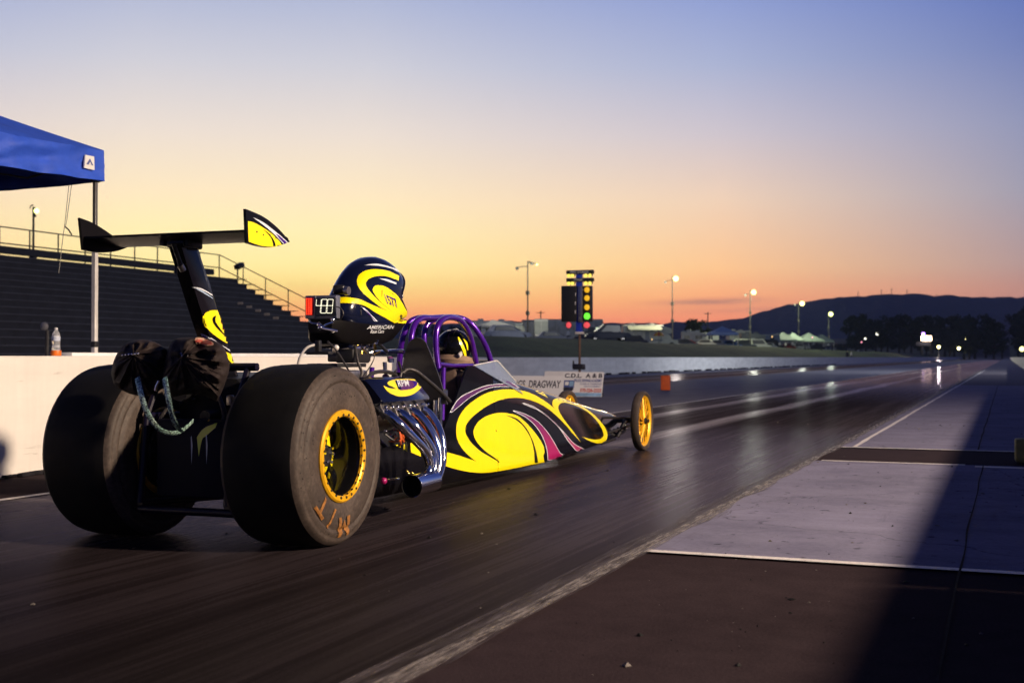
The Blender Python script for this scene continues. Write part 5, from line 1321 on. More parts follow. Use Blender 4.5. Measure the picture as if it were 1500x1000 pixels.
# ================================================================== GRANDSTAND
GX0, GX1, GY0, GY1, NR = -22.6, -30.2, 6., 45.2, 16
gs = thing('grandstand', (GX0, GY0, 0), 'long dark grandstand of bench rows with a railing along its top', 'grandstand')
run = (GX1 - GX0) / NR
zs_ = lambda k: .55 + (4.35 - .55) * k / (NR - 1)
for k in range(NR):
    def row(m, k=k):
        x = GX0 + run * k; z = zs_(k); yend = GY1
        m.box((x - .12, (GY0 + yend) / 2, z + .19), (.26, yend - GY0, .034), 1, bev=.006, seg=1)
        m.box((x + .13, (GY0 + yend) / 2 - .1, z - .05), (.26, yend - GY0 - .2, .03), 1)
        m.box((x - .02, (GY0 + yend) / 2 - .1, z - .02), (.02, yend - GY0 - .3, .40), 0)
        y = GY0 + .4
        while y < yend: m.box((x - .12, y, z + .06), (.05, .05, .22), 0); y += 1.9
        m.box((x - .05, yend + .05, z + .205), (.42, .34, .02), 0)
    part('bench_row', row, [M['riser'], M['bench']], gs)
def sframe(m):
    y = GY0
    while y < GY1 + .1:
        m.tube([(GX0 + .1, y, .2), (GX1 - .2, y, 4.2)], .05, 6, 0)
        for k in range(0, NR, 3): m.tube([(GX0 + run * k, y, 0), (GX0 + run * k, y, zs_(k))], .045, 6, 0)
        m.tube([(GX0 - 1., y, 0), (GX0 - 4.5, y, zs_(7))], .04, 6, 0); y += 2.6
    m.box((GX1 - .55, (GY0 + GY1) / 2 - .4, 4.86), (.28, GY1 - GY0 - 1.0, .26), 0)
    m.box((GX0 + .3, (GY0 + GY1) / 2, .36), (.04, GY1 - GY0, .5), 0)
part('steel_frame', sframe, [M['standframe']], gs)
def rail(m):
    zt = 4.5
    for h in (.62, 1.22):
        m.tube([(GX1 - .65, GY0, zt + h), (GX1 - .65, GY1 - .1, zt + h)], .026, 6, 0)
        m.tube([(GX1 - .65, GY1 - .1, zt + h), (GX0 + .3, GY1 + .1, .55 + h)], .026, 6, 0)
    y = GY0 + .3
    while y < GY1: m.tube([(GX1 - .65, y, 4.3), (GX1 - .65, y, zt + 1.22)], .028, 6, 0); y += 1.55
    for k in range(1, 7):
        t = k / 7; m.tube([(lerp(GX1 - .65, GX0 + .3, t), GY1, lerp(4.3, .5, t)), (lerp(GX1 - .65, GX0 + .3, t), GY1, lerp(zt, .55, t) + 1.22)], .024, 6, 0)
part('railing', rail, [M['standframe']], gs)
for k in range(5):
    p = Y(352 + 13 * k, 444 + 5.4 * k, 40.)
    part('aisle_marker', lambda m: m.box(p, (.26, .05, .10), 0, bev=.01, seg=1), [mat('pale_aisle_marker', (.42, .38, .30), .5) if k == 0 else bpy.data.materials['pale_aisle_marker']], gs)
sp = X(348, 410, -30.6); cl_ = thing('camera_pole', (sp.x, sp.y, 4.3), 'small pole with an unlit lamp box at the end of the grandstand top', 'lamp pole')
part('pole', lambda m: m.tube([(sp.x, sp.y, 4.3), X(348, 390, -30.6)], .035, 8, 0), [M['pole']], cl_)
part('lamp_head', lambda m: m.box(X(350.5, 389.5, -30.6), (.3, .5, .22), 0, Matrix.Rotation(.4, 4, 'X'), .03), [M['plastic']], cl_)
q = D(68, 520, 24); rp = thing('signal_post', (q.x, q.y, 0), 'dim post with a round head standing left of the water bottle', 'post')
part('post', lambda m: m.tube([(q.x, q.y, 0), D(69, 483, 24)], .035, 8, 0), [M['pole']], rp)
part('round_head', lambda m: m.ball(D(65, 478, 24), (.085, .05, .085), 0, 14, 10), [mat('dull_grey_head', (.16, .16, .18), .6)], rp)

# ================================================================== FLOODLIGHT POLES
def flood_pole(px, top, dist, heads, label, group='floodlight poles along the pits', r=.13, zbase=None):
    b = D(px, HOR, dist); g = gz(b.x, b.y); zt = CAM.z + (HOR - top) / FPX * dist
    t = thing('floodlight_pole', (b.x, b.y, g), label, 'light pole', group)
    def pole(m):
        m.tube([(b.x, b.y, g - .2), (b.x, b.y, lerp(g, zt, .5)), (b.x, b.y, zt)], [r, r * .8, r * .6], 8, 0)
        for q in (.38, .62): m.box((b.x, b.y, lerp(g, zt, q)), (r * 3.2, r * 3.2, r * 4), 0, bev=.02, seg=1)
    part('pole', pole, [M['pole']], t)
    for hx, hy, lit, rad in heads:
        c = D(hx, hy, dist); a = Vector((b.x, b.y, c.z + .25)); rr = rad * .82 / FPX * dist
        def hd(m):
            m.tube([a, (c + a) / 2 + Vector((0, 0, .12)), c + Vector((0, 0, .1))], .05, 6, 0)
            back = (c - CAM).normalized()
            m.tube([c + back * rr * 1.3, c + back * rr * .5, c - back * rr * .02], [rr * .35, rr * .75, rr * .98], 14, 0)
        h = part('lamp_head', hd, [M['pole']], t)
        if lit:
            back = (c - CAM).normalized()
            part('lens', lambda m: m.ball(c - back * rr * .15, rr, 0, 18, 12), [M[lit]], h)
            
    return t
flood_pole(48, 303, 100, [(53.5, 309, 'floodgreen', 4.4), (51.5, 316.5, None, 2.2), (44, 305, None, 1.2)], 'slim pole with a lit greenish floodlight rising behind the grandstand')
flood_pole(773, 382, 165, [(757.5, 393, None, 3.4), (779, 386, None, 3.2), (786.5, 387.5, 'floodgreen', 1.7)], 'tall dark floodlight pole with three mostly unlit heads left of the starting lights')
flood_pole(985, 405, 200, [(990, 408, 'flood', 4.8), (975, 413, None, 2.6)], 'tall lit floodlight pole above the white motorhome')
flood_pole(1099, 425, 245, [(1104, 428, 'flood', 4.4), (1092, 432, None, 2.4)], 'lit floodlight pole rising between the blue tent and the pale tents')
flood_pole(1170, 442, 300, [(1175, 444.5, 'flood', 4.1), (1164.5, 446.5, None, 1.8)], 'lit floodlight pole in front of the left slope of the mountain')
flood_pole(1214, 458, 370, [(1217, 460, 'floodgreen', 3.9)], 'lit greenish floodlight pole beside the dark wood')
for px, top, hx, dist, kind, rad, lb in ((1284, 487, 1285, 560, 'floodwhite', 2.3, 'small white lamp on a pole in front of the left end of the wood'), (1383, 490, 1384, 640, 'flood_far', 2.6, 'lamp on a pole right of the lit scoreboard'), (1413, 496, 1413.5, 640, 'flood_far', 2.3, 'white lamp on a pole farthest right before the wood'),
                              (1375, 506, 1375, 382, 'flood_far', 2.4, 'low trackside lamp just below the scoreboard'), (1404, 508, 1404.5, 540, 'flood_far', 2.4, 'middle low trackside lamp beyond the scoreboard'), (1419, 511, 1419, 680, 'floodgreen', 1.5, 'small greenish trackside lamp, farthest along the wall'),
                              (1488, 482, 1488.5, 700, 'floodwhite', 2.4, 'upper of the two white lamps at the right edge'), (1492, 493, 1492, 640, 'floodwhite', 2.4, 'lower of the two white lamps at the right edge'), (1496, 507, 1497, 300, 'flood', 4.2, 'large yellow lamp low at the right edge above the wall'), (1267, 494, 1267.5, 520, 'floodwhite', 1.5, 'tiny lamp by the vehicles at the end of the grass bank')):
    hy = top + (2 if rad < 4 else 4); flood_pole(px, top, dist, [(hx, hy, kind, rad)], lb, 'distant lamps down the strip', .09)
def lamp(px, py, dist, e, col, r=.4):
    l = bpy.data.lights.new('pole_lamp', 'POINT'); l.energy = e; l.color = col; l.shadow_soft_size = r
    o = bpy.data.objects.new('pole_lamp', l); COL.objects.link(o); p = D(px, py, dist); o.location = p - (p - CAM).normalized() * (r + 7)
lamp(990, 408, 200, 9000, (1, .9, .6)); lamp(1104, 428, 245, 10000, (.95, 1, .62)); lamp(1175, 444.5, 300, 6500, (.9, 1, .62)); lamp(1217, 460, 370, 7000, (.85, 1, .6))
lamp(1375, 508, 382, 5000, (1, .85, .7)); lamp(786, 387, 165, 3500, (1, .95, .7))
# scoreboard
def sb(m):
    for x0, x1, y0, y1, mi in ((1350, 1364, 492, 499, 0),):
        a, b = D(x0, y0, 400), D(x1, y1, 400); c = (a + b) / 2
        m.box(c, ((b - a).dot(RT), .5, a.z - b.z), mi, Matrix.Rotation(YAW, 4, 'Z'), .05)
sc_ = D(1357, HOR, 400); sbt = thing('scoreboard', (sc_.x, sc_.y, gz(sc_.x, sc_.y)), 'glowing white scoreboard on legs in front of the dark wood', 'scoreboard')
part('lit_face', sb, [M['score']], sbt)
for px in (1351, 1363): part('leg', lambda m: m.tube([D(px, 499, 401), D(px, 521, 401)], .15, 8, 0), [M['pole']], sbt)
part('lower_panel', lambda m: m.box(D(1352, 503.5, 401), (4.4, .3, 1.2), 0, Matrix.Rotation(YAW, 4, 'Z')), [M['rvdark']], sbt)
part('violet_lamp', lambda m: m.ball(D(1352.5, 489, 400), .48, 0, 14, 10), [M['scorev']], sbt)
# the floodlight that lights the start (beside the strip, right of the picture)
emit('start_flood_lens', (1., .82, .6), 60.)
def strip_pole(x, y, h, label):
    kp = thing('floodlight_pole', (x, y, .3), label, 'light pole')
    part('pole', lambda m: m.tube([(x, y, 0), (x, y, h + .9)], [.16, .1], 12, 0), [M['pole']], kp)
    part('cross_arm', lambda m: m.tube([(x - .1, y - 1.2, h + .3), (x - .1, y + 1.2, h + .3)], .05, 8, 0), [M['pole']], kp)
    for dy in (-1.0, 0, 1.0):
        hd = part('lamp_head', lambda m: m.tube([(x, y + dy, h + .2), (x - .15, y + dy, h + .12), (x - .3, y + dy, h + .05)], [.10, .22, .26], 16, 0), [M['pole']], kp)
        part('lens', lambda m: m.ball((x - .32, y + dy, h + .05), (.03, .23, .23), 0, 16, 10), [bpy.data.materials['start_flood_lens']], hd)
strip_pole(18.9, .35, 8.0, 'tall lamp pole by the right side of the start line throwing warm light')
strip_pole(18.4, 62., 10.5, 'tall lamp pole right of the strip, second along from the start line')  # unseen pole added to carry the extra lamps

# ================================================================== PITS: vehicles, tents, people
def local(px, dist, rot=0.):
    b = D(px, HOR, dist); return Vector((b.x, b.y, gz(b.x, b.y))), YAW + rot
def wheels(t, W, xs, w, r):
    for x in xs:
        for s in (-1, 1):
            def wh(m):
                c = W(x, s * w, r); ax = W(x, s * (w + 1), r) - c
                m.lathe([(.0, .02), (r * .55, .02), (r * .6, .05), (r * .97, .05), (r, .0), (r * .97, -.16), (0, -.16)], c, ax, 18, 0)
                m.lathe([(0, .035), (r * .5, .03), (r * .55, .055)], c, ax, 14, 1)
            part('wheel', wh, [M['rubber'], M['alu']], t)
def frame(px, dist, rot):
    c, r = local(px, dist, rot); R3 = Matrix.Rotation(r, 3, 'Z')
    return c, R3, (lambda x, y, z: c + R3 @ Vector((x, y, z))), Matrix.Rotation(r, 4, 'Z')
def bx(m, W, R4, x0, x1, y0, y1, z0, z1, mi=0, bev=.0): m.box(W((x0 + x1) / 2, (y0 + y1) / 2, (z0 + z1) / 2), (abs(x1 - x0), abs(y1 - y0), abs(z1 - z0)), mi, R4, bev, 1)
def motorhome(px, dist, L, H, label, col, rot=0., awn=None, flip=1, group='motorhomes and trailers in the pits'):
    c, R3, W, R4 = frame(px, dist, rot); t = thing('motorhome', c, label, 'motorhome', group); h = L / 2; F = flip
    def bd(m):
        m.loft([[W(F * x, s * 1.2, z) for s, z in ((-1, .55), (-1, H - .15), (-.85, H), (.85, H), (1, H - .15), (1, .55))] for x in (-h, -h + .1, h - 1.5)], 0)
        m.loft([[W(F * (h - 1.5), s * 1.18, z) for s, z in ((-1, 1.9), (-1, H - .2), (1, H - .2), (1, 1.9))], [W(F * (h - .2), s * 1.12, z) for s, z in ((-1, 2.15), (-1, H - .55), (1, H - .55), (1, 2.15))]], 0)
        m.loft([[W(F * x, s * 1.05, z) for s, z in ((-1, .5), (-1, zt), (1, zt), (1, .5))] for x, zt in ((h - 1.5, 2.0), (h - .55, 1.95), (h - .1, 1.25), (h + .75, 1.1))], 0)
        bx(m, W, R4, -h + .3, h - 1.6, -1.215, -1.20, 1.0, 1.25, 1); bx(m, W, R4, -h + 1, -h + 1.8, -.4, .4, H - .02, H + .28, 0, .05); bx(m, W, R4, .2, 1., -.3, .3, H - .02, H + .22, 0, .05)
    b = part('body', bd, [col, M['rvgrey']], t)
    for x0, x1 in ((-h + .5, -h + 1.5), (-h + 2.1, -h + 3.0), (.3, 1.3)):
        part('window', lambda m: bx(m, W, R4, F * x0, F * x1, -1.22, -1.19, 1.75, 2.4), [M['glassdark']], t)
    part('windscreen', lambda m: m.prism([W(F * (h - .5), -1.0, 1.93), W(F * (h - .12), -1.0, 1.3), W(F * (h - .12), 1.0, 1.3), W(F * (h - .5), 1.0, 1.93)], R3 @ Vector((.03 * F, 0, .02))), [M['glassdark']], t)
    part('door', lambda m: bx(m, W, R4, F * -.5, F * .15, -1.225, -1.19, .6, 2.45), [M['rvgrey']], t)
    wheels(t, W, (F * (-h + 1.6), F * (h - .2)), 1.1, .42)
    if awn: part('awning', lambda m: (m.prism([W(F * (-h + .6), -1.2, H - .25), W(F * (h - 2.0), -1.2, H - .25), W(F * (h - 2.0), -3.4, H - .85), W(F * (-h + .6), -3.4, H - .85)], (0, 0, .05), 0), m.tube([W(F * (-h + .6), -3.4, H - .85), W(F * (-h + .6), -1.25, .8)], .03, 6, 1), m.tube([W(F * (h - 2.), -3.4, H - .85), W(F * (h - 2.), -1.25, .8)], .03, 6, 1)), [awn, M['pole']], t)
    return t
def trailer(px, dist, L, H, label, col, rot=0., trim=None, z0=.75, group='motorhomes and trailers in the pits', kind='race_trailer', ramp=False):
    c, R3, W, R4 = frame(px, dist, rot); t = thing(kind, c, label, 'trailer', group); h = L / 2
    def bd(m):
        bx(m, W, R4, -h, h, -1.25, 1.25, z0, H, 0, .07)
        bx(m, W, R4, -h + .05, h - .05, -1.262, -1.25, z0 + .05, z0 + .22, 1); bx(m, W, R4, -h + .05, h - .05, -1.262, -1.25, H - .28, H - .14, 1)
        n = max(2, int(L / 1.2))
        for i in range(1, n): bx(m, W, R4, -h + L * i / n - .02, -h + L * i / n + .02, -1.258, -1.25, z0 + .22, H - .28, 1)
    part('body', bd, [col, trim or M['rvwhite']], t)
    if L > 4:
        part('door', lambda m: (bx(m, W, R4, h - 2.2, h - 1.3, -1.275, -1.25, z0 + .1, z0 + 2.0), bx(m, W, R4, h - 1.45, h - 1.35, -1.30, -1.27, z0 + .9, z0 + 1.1, 1)), [M['rvdark'], M['alu']], t)
        wheels(t, W, (-h + L * .28, -h + L * .28 + .95), 1.12, .38)
        part('tow_hitch', lambda m: (m.tube([W(-h, -.6, z0 - .1), W(-h - 1.1, 0, .55)], .05, 6), m.tube([W(-h, .6, z0 - .1), W(-h - 1.1, 0, .55)], .05, 6), m.tube([W(-h - .9, 0, .7), W(-h - .9, 0, .0)], .04, 6)), [M['steel']], t)
    else: wheels(t, W, (-h + L * .5,), 1.1, .38)
    return t
def car_(px, dist, label, col, rot=0., kind='parked_car', cat='car', group='vehicles parked in the pits', L=4.5, H=1.45, flip=1):
    c, R3, W, R4 = frame(px, dist, rot); t = thing(kind, c, label, cat, group); h = L / 2; F = flip; van = H > 1.8
    def bd(m):
        st = [(-h, .55, .45, .75), (-h + .15, .8, .3, .82), (-h * .5, .88, .28, .86), (h * .35, .9, .28, .86), (h - .25, .75, .3, .82), (h, .55, .42, .7)]
        if van: st = [(-h, 1.0, .35, .9), (-h + .1, 1.15, .3, .95), (h * .45, 1.15, .3, .95), (h * .6, 1.05, .3, .95), (h - .1, .9, .32, .9), (h, .6, .4, .85)]
        m.loft([[W(F * x, s * w, z) for s, z in ((-1, zb), (-1.02, (zb + zt) / 2), (-.97, zt), (.97, zt), (1.02, (zb + zt) / 2), (1, zb))] for x, zt, zb, w in st], 0)
        roof = [(-h + .5, .86, .72), (-h + 1.0, H, .62), (h * .1, H, .62), (h * .52, .9, .72)]
        if van: roof = [(-h, 1.1, .93), (-h + .12, H, .80), (h * .35, H, .80), (h * .66, 1.08, .9)]
        elif kind == 'pickup_truck': roof = [(-.4, .86, .74), (-.2, H, .64), (h * .2, H, .64), (h * .55, .9, .72)]
        m.loft([[W(F * x, s * w, z) for s, z in ((-1, .8), (-1, zt), (1, zt), (1, .8))] for x, zt, w in roof], 0)
    part('body', bd, [col], t)
    for s in (-1, 1):
        part('side_window', lambda m: m.prism([W(F * x, s * (.76 if not van else .90), z) for x, z in (((-h + 1.05, .95), (-h + 1.2, H - .12), (h * .1, H - .12), (h * .34, .95)) if not van else ((-h + .3, 1.25), (-h + .3, H - .2), (h * .32, H - .2), (h * .5, 1.25)))], R3 @ Vector((0, s * .02, 0))), [M['glassdark']], t)
    part('windscreen', lambda m: m.prism([W(F * (h * .56), -.58, .95 if not van else 1.25), W(F * (h * .16 if not van else h * .4), -.52, H - .08), W(F * (h * .16 if not van else h * .4), .52, H - .08), W(F * (h * .56), .58, .95 if not van else 1.25)], R3 @ Vector((F * .05, 0, .03))), [M['glassdark']], t)
    wheels(t, W, (F * -h * .62, F * h * .62), .80, .33)
    return t
def L_(n, dist): return n / FPX * dist
motorhome(728, 172, 7.3, 3.3, 'long grey motorhome with a pale roof edge, left of the tall dark floodlight pole', M['rvgrey'], .05)
tt = D(722, HOR, 160); tent(tt.x, tt.y, 2.1, 2.15, 2.4, 3.2, M['tentgrey'], 'pale grey canopy tent seen right of the dragster roll cage', YAW + .3, 6)
trailer(761.5, 168, 1.3, 2.9, 'narrow pale trailer end panel beside the grey motorhome', M['rvwhite'], 0, M['rvgrey'])
trailer(776, 176, 2.2, 3.6, 'tall blue grey trailer half hidden behind the pale box trailer', M['rvgrey'], 0, M['rvdark'])
trailer(792.5, 170, 1.85, 3.5, 'pale box trailer with a bright lower edge right of the tall floodlight pole', M['rvwhite'], 0, M['tentlogo'], 1.15)
trailer(842, 182, 8.0, 3.9, 'large dark blue race trailer behind the starting lights', mat('blue_grey_trailer', (.065, .08, .13), .45, coat=.3, var=.6, vs=1.), 0.02, M['rvgrey'])
car_(898, 170, 'dark van parked in front of the white motorhome', M['rvdark'], .1, 'parked_van', 'van', L=3.6, H=2.2)
motorhome(948, 192, 7.6, 3.45, 'white motorhome with a greenish lit awning below a floodlight', M['rvwhite'], .05, M['awning'])
motorhome(1017, 235, 4.8, 3.2, 'grey motorhome in front of two dark treetops', M['rvgrey'], -.1)
motorhome(1081, 270, 5., 4.1, 'pale roofed motorhome behind the blue tent', M['rvwhite'], .2, None, -1)
motorhome(1103, 262, 5.2, 3.5, 'dark motorhome between the blue tent and the pale tents', mat('dark_blue_motorhome', (.05, .06, .09), .4, var=.3), .0)
tt = D(1058, HOR, 225); tent(tt.x, tt.y, 2.45, 2.3, 2.65, 3.9, mat('mid_blue_canopy', (.10, .17, .42), .7), 'mid blue pop up tent on the grass bank', YAW, 6)
for px, dist, hf, lb in ((1146, 290, 2.5, 'pale greenish tent left of the lit pole before the mountain'), (1161, 296, 2.2, 'small pale tent directly below the lit pole before the mountain'), (1184, 300, 2.8, 'broad pale tent right of the lit pole before the mountain'), (1203, 320, 2.4, 'pale tent nearest the dark wood')):
    tt = D(px, HOR, dist); tent(tt.x, tt.y, hf, 2.1, 2.4, 4.2, M['tentgreenlit'], lb, YAW + .2, 5)
for px, dist, lb, cl, rt, kd, fl in ((742, 120, 'blue grey car low behind the wall left of the floodlight pole', 'rvgrey', .2, 'parked_car', 1), (890, 128, 'dark pickup truck low behind the wall under the van', 'rvdark', .1, 'pickup_truck', -1), (868, 150, 'dark car behind the starting light post', 'rvdark', .0, 'parked_car', 1), (1003, 205, 'dark car below the tall lit floodlight pole', 'rvdark', .3, 'parked_car', 1),
                              (1030, 215, 'pale car left of the blue tent', 'rvwhite', -.2, 'parked_car', -1), (1090, 240, 'dark car right of the blue tent', 'rvdark', .1, 'parked_car', 1), (1122, 262, 'grey car left of the pale tents', 'rvgrey', .2, 'parked_car', -1), (925, 176, 'dark car in front of the awning of the white motorhome', 'rvdark', -.1, 'parked_car', -1), (1262, 520, 'small pale car at the far end of the grass bank', 'rvwhite', .1, 'parked_car', 1)):
    car_(px, dist, lb, M[cl], rt, kd, 'pickup truck' if kd == 'pickup_truck' else 'car', L=4.6, H=1.7 if kd == 'pickup_truck' else 1.45, flip=fl)
for px, dist, lb, cl, rt, kd, H_, fl in (
        (1008, 212, 'small red car between the white motorhome and the grey motorhome', 'rvred', .1, 'parked_car', 1.45, 1), (1046, 232, 'silver car partly under the mid blue tent', 'rvsilver', .0, 'parked_car', 1.45, -1), (1069, 236, 'blue car at the right leg of the mid blue tent', 'rvblue', .3, 'parked_car', 1.45, 1),
        (1082, 250, 'pale van in front of the pale roofed motorhome', 'rvwhite', .1, 'parked_van', 2.1, -1), (1111, 255, 'silver van at the right end of the dark motorhome', 'rvsilver', -.1, 'parked_van', 2.2, 1), (1130, 275, 'dark van just left of the first pale tent', 'rvdark', .2, 'parked_van', 2.2, 1),
        (1150, 282, 'red car in front of the first pale tent', 'rvred', .1, 'parked_car', 1.45, -1), (1172, 288, 'pale car at the foot of the lit pole before the mountain', 'rvwhite', .0, 'parked_car', 1.45, 1), (1193, 292, 'dark car in front of the broad pale tent', 'rvdark', .2, 'parked_car', 1.45, -1),
        (1212, 330, 'silver car right of the last pale tent', 'rvsilver', .1, 'parked_car', 1.45, 1), (1226, 350, 'dark van standing alone between the pale tents and the wood', 'rvdark', .1, 'parked_van', 2.2, -1), (975, 200, 'silver car at the cab of the white motorhome', 'rvsilver', .0, 'parked_car', 1.45, 1),
        (810, 150, 'silver car low in front of the large dark blue trailer', 'rvsilver', .1, 'parked_car', 1.45, 1)):
    car_(px, dist, lb, M[cl], rt, kd, 'van' if 'van' in kd else 'car', L=4.6 if H_ < 2 else 5.2, H=H_, flip=fl)
trailer(1033, 252, 5.0, 3.3, 'silver box trailer between the grey motorhome and the mid blue tent', M['rvsilver'], .1, M['rvgrey'])
trailer(1120, 285, 6.5, 3.6, 'blue trailer behind the cars left of the pale tents', mat('blue_trailer', (.06, .09, .2), .5), .0, M['rvgrey'])
for px, py, dist, k, lb in ((1131, 493, 258, 'warm', 'small warm work lamp on a stand left of the pale tents'), (1190, 494, 290, 'pink', 'small pinkish work lamp before the broad pale tent'), (1060, 490, 224, 'cool', 'small white work lamp under the mid blue tent'), (1262, 501, 500, 'pink', 'tiny pink lamp at the far end of the grass bank'), (955, 497, 186, 'warm', 'warm work lamp under the awning of the white motorhome'), (893, 481, 168, 'cool', 'small white lamp on a stand behind the pickup truck')):
    b = D(px, HOR, dist); g = gz(b.x, b.y); t = thing('work_lamp', (b.x, b.y, g), lb, 'lamp', 'work lamps in the pits')
    c = D(px, py, dist)
    part('stand', lambda m: m.tube([(b.x, b.y, g), (c.x, c.y, c.z)], .03, 6), [M['pole']], t)
    part('bulb', lambda m: m.ball(c, .85 / FPX * dist, 0, 12, 8), [{'warm': bpy.data.materials.get('warm_work_bulb') or emit('warm_work_bulb', (1., .62, .22), 2.2), 'pink': M['pinklamp'], 'cool': M['floodwhite']}[k]], t)
# lit sign on a mast, parasol
ls = D(877, HOR, 160); lst = thing('lit_sign', (ls.x, ls.y, gz(ls.x, ls.y)), 'small glowing white sign on a mast right of the starting lights', 'sign')
part('mast', lambda m: m.tube([(ls.x, ls.y, gz(ls.x, ls.y)), D(877, 480, 160)], .05, 8), [M['pole']], lst)
part('lit_box', lambda m: m.box(D(877, 482.5, 159.9), (.72, .2, .55), 0, Matrix.Rotation(YAW, 4, 'Z'), .04), [emit('dim_lit_sign', (.85, 1., .70), .7)], lst)
um = D(965, HOR, 178); umt = thing('parasol', (um.x, um.y, gz(um.x, um.y)), 'small yellow and red parasol beside the white motorhome', 'parasol'); g_ = gz(um.x, um.y)
part('canopy', lambda m: [m.add([(um.x + r_ * math.cos(a), um.y + r_ * math.sin(a), g_ + z_) for a in (2 * PI * k / 12, 2 * PI * (k + 1) / 12) for r_, z_ in ((.05, 2.05), (.45, 1.9), (.85, 1.45))], [(0, 1, 4, 3), (1, 2, 5, 4)], k % 2) for k in range(12)], [mat('yellow_parasol', (.42, .28, .03), .8), mat('red_parasol', (.30, .06, .05), .8)], umt)
part('post', lambda m: m.tube([(um.x, um.y, g_), (um.x, um.y, g_ + 2.1)], .03, 8), [M['pole']], umt)

# people in the pits
pts = [(0, 0, .95), (0, .01, 1.12), (0, 0, 1.36), (0, 0, 1.50), (0, .01, 1.64), (.19, 0, 1.40), (-.19, 0, 1.40), (.25, .02, 1.12), (-.25, .02, 1.12), (.24, -.06, .88), (-.24, -.06, .88), (.09, 0, .9), (-.09, 0, .9), (.11, -.03, .50), (-.11, .03, .50), (.11, 0, .07), (-.11, .05, .07), (.12, -.14, .04), (-.12, -.09, .04)]
ed = [(0, 1), (1, 2), (2, 3), (3, 4), (2, 5), (2, 6), (5, 7), (6, 8), (7, 9), (8, 10), (0, 11), (0, 12), (11, 13), (12, 14), (13, 15), (14, 16), (15, 17), (16, 18)]
rad = [(.15, .11), (.14, .10), (.17, .11), .055, .10, .07, .07, .048, .048, .04, .04, .095, .095, .065, .065, .045, .045, .04, .035]
pm = skin_figure('person_body', pts, ed, rad, 1)
pm.materials.append(M['cloth_d']); pm.materials.append(M['cloth_w']); pm.materials.append(M['skin'])
pm2 = pm.copy(); 
for me_, top in ((pm, 0), (pm2, 1)):
    for f in me_.polygons: f.material_index = 2 if f.center.z > 1.5 else (top if f.center.z > .98 else 0)
pg = 'people standing in the pits'
for k, (px, dist, w, lb) in enumerate([(1241, 205, 0, 'person in dark clothes standing behind the far wall'), (1247, 207, 1, 'person in a white shirt standing behind the far wall')] +
        [(1128 + 8.3 * i + random.uniform(-2.5, 2.5), 262 + random.uniform(-14, 30), random.random() < .3, None) for i in range(14)] + [(905, 165, 0, 'person in dark clothes beside the dark van'), (938, 182, 0, 'person in dark clothes under the awning of the white motorhome'), (982, 195, 0, 'person in dark clothes at the foot of the tall lit pole'), (832, 150, 1, 'person in a pale top left of the starting light post')]):
    b = D(px, HOR, dist); o = bpy.data.objects.new('person', pm2 if w else pm); COL.objects.link(o); o.location = (b.x, b.y, gz(b.x, b.y)); o.rotation_euler.z = random.uniform(0, 6)
    tag(o, lb or ('one of the people in a white top in the crowd before the pale tents' if w else 'one of the people in dark clothes in the crowd before the pale tents'), 'person', pg)

# ================================================================== TREES
def tree_kind(seed, H, Wd, lf, clumps=26, leaves=46):
    rnd = random.Random(seed); root = bpy.data.objects.new('tree', None); COL.objects.link(root)
    def tr(m):
        m.tube([(0, 0, 0), (.1, 0, H * .3), (0, .1, H * .6), (.05, 0, H * .85)], [H * .03, H * .022, H * .013, H * .004], 8, 0)
        for k in range(7):
            a = rnd.random() * 6.28; z = H * rnd.uniform(.25, .6); L = Wd * rnd.uniform(.5, .85)
            m.tube([(0, 0, z), (L * .5 * math.cos(a), L * .5 * math.sin(a), z + H * .09), (L * math.cos(a), L * math.sin(a), z + H * .22)], [H * .011, H * .007, H * .002], 6, 0)
    part('trunk', tr, [M['bark']], root)
    def cr(m):
        for c in range(clumps):
            a = rnd.random() * 6.28; q = rnd.random() ** .6; z = H * rnd.uniform(.22, .95); wr = Wd * (1 - abs(z / H - .55) * 1.25) * q
            cc = Vector((wr * math.cos(a), wr * math.sin(a), z)); cs = H * rnd.uniform(.07, .13)
            for l in range(leaves):
                d = Vector((rnd.gauss(0, 1), rnd.gauss(0, 1), rnd.gauss(0, .8))); d = d.normalized() * cs * rnd.random() ** .4
                u = Vector((rnd.gauss(0, 1), rnd.gauss(0, 1), rnd.gauss(0, 1))).normalized(); w = u.orthogonal().normalized(); s = lf * rnd.uniform(.6, 1.3); p = cc + d
                m.add([p + u * s, p + w * s * .6, p - u * s, p - w * s * .6], [(0, 1, 2, 3)], 0)
    part('crown', cr, [M['leaf']], root, recalc=False)
    return root
kinds = [tree_kind(11, 13, 5., .5), tree_kind(23, 11, 5.6, .5), tree_kind(37, 15, 4.6, .5)]
used = [False] * 3
def plant(px, dist, top, k, lb, group):
    b = D(px, HOR, dist); g = gz(b.x, b.y); z = CAM.z + (HOR - top) / FPX * dist; H0 = (13, 11, 15)[k]
    o = kinds[k] if not used[k] else copy_tree(kinds[k]); used[k] = True
    s = (z - g) / (H0 * .98); o.location = (b.x, b.y, g - .1); o.scale = (s * 1.05, s * 1.05, s); o.rotation_euler.z = random.uniform(0, 6)
    tag(o, lb, 'tree', group)
wood = [(1254, 462), (1268, 466), (1283, 466), (1300, 464), (1317, 463), (1335, 468), (1350, 464), (1366, 464), (1384, 461), (1398, 463), (1412, 467), (1428, 460), (1444, 462), (1456, 474), (1468, 480)]
for i, (px, top) in enumerate(wood):
    plant(px, 560 + 25 * ((i * 7) % 5), top, i % 3, 'dark leafy tree standing in the wood beyond the scoreboard', 'trees of the wood beyond the strip')
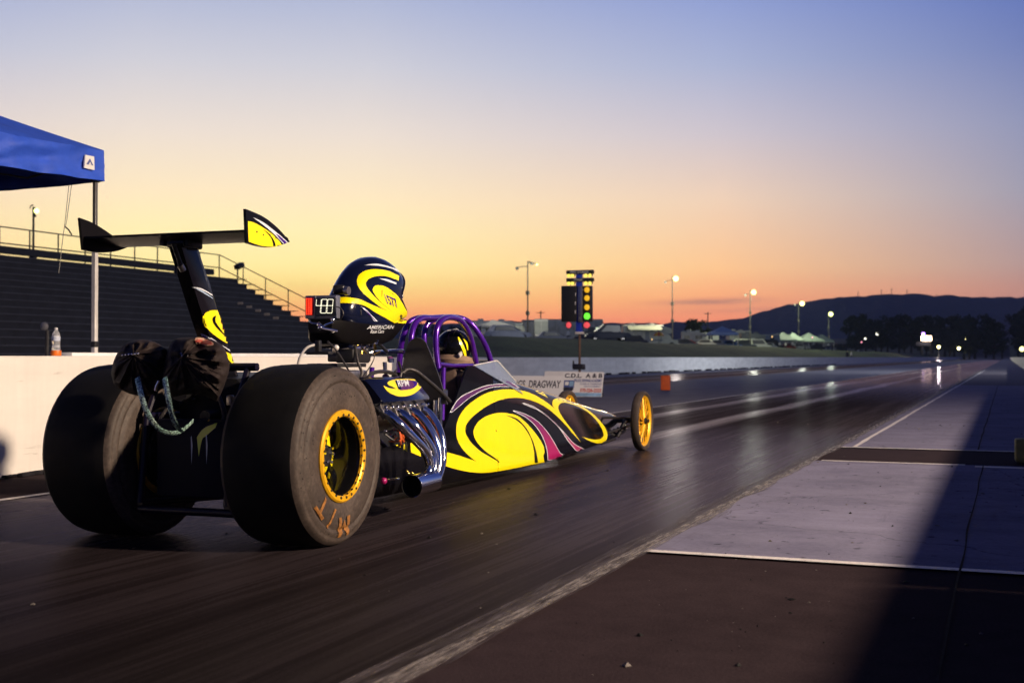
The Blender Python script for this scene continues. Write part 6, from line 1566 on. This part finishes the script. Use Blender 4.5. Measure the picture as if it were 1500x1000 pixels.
for i, (px, top) in enumerate([(1261, 478), (1291, 480), (1325, 482), (1357, 481), (1391, 482), (1420, 484)]):
    plant(px, 540, top, (i + 1) % 3, 'lower dark bush tree at the front of the wood beyond the scoreboard', 'low trees at the front of the wood')
for px, dist, top, k, lb in ((1013, 300, 468, 1, 'taller of two dark treetops behind the grey motorhome'), (1024, 305, 470, 0, 'shorter of two dark treetops behind the grey motorhome'), (1492, 620, 456, 2, 'dark tree at the right edge beyond the strip'), (1502, 600, 452, 0, 'dark tree cut by the right edge beyond the strip')):
    plant(px, dist, top, k, lb, None)
for i, px in enumerate((610, 640, 668, 700, 716, 735, 752)):
    plant(px, 420 + 20 * (i % 3), 473 + (i * 3) % 4, i % 3, 'dark tree on the skyline beyond the pits left of the tall pole', 'trees on the left skyline')
# masts on the mountain top
for px, top in ((1291, 424), (1306, 422), (1328.5, 424), (1372, 430), (1257, 427)):
    yb = interp(prof, px); a = D(px, yb + 1.2, 4000); b = D(px, top, 4000)
    o = part('radio_mast', lambda m: (m.tube([a, b], [1.1, .7], 6), m.box(lerp(a, b, .8), (2.6, 2.6, 3.), 0)), [M['pole']], None)
    tag(o, 'thin radio mast on the crest of the mountain', 'radio mast', 'radio masts on the mountain')
# two plain utility poles behind the pits
for px, top, dist, lb in ((792, 455, 260, 'thin utility pole just right of the tall dark floodlight pole'), (1037, 457, 320, 'thin utility pole left of the blue tent')):
    b = D(px, HOR, dist); g = gz(b.x, b.y); zt = CAM.z + (HOR - top) / FPX * dist; t = thing('utility_pole', (b.x, b.y, g), lb, 'utility pole')
    part('pole', lambda m: m.tube([(b.x, b.y, g), (b.x, b.y, zt)], .13, 8), [M['pole']], t)
    part('cross_arm', lambda m: m.tube([Vector((b.x, b.y, zt - .4)) - RT * .9, Vector((b.x, b.y, zt - .4)) + RT * .9], .07, 6), [M['pole']], t)

# evening air: thin even haze round the whole scene
mb = MB(); mb.box((0, 2280, 159), (9000, 5200, 322), 0)
hz = mb.build('haze', [bpy.data.materials.new('haze_air')]); hm = hz.data.materials[0]; hm.use_nodes = True; t = hm.node_tree
t.nodes.remove(t.nodes['Principled BSDF']); v = t.nodes.new('ShaderNodeVolumePrincipled'); v.inputs['Color'].default_value = (.62, .72, 1., 1); v.inputs['Density'].default_value = HAZE_D; v.inputs['Anisotropy'].default_value = .0
link(t, v.outputs[0], t.nodes['Material Output'].inputs['Volume']); tag(hz, kind='stuff')
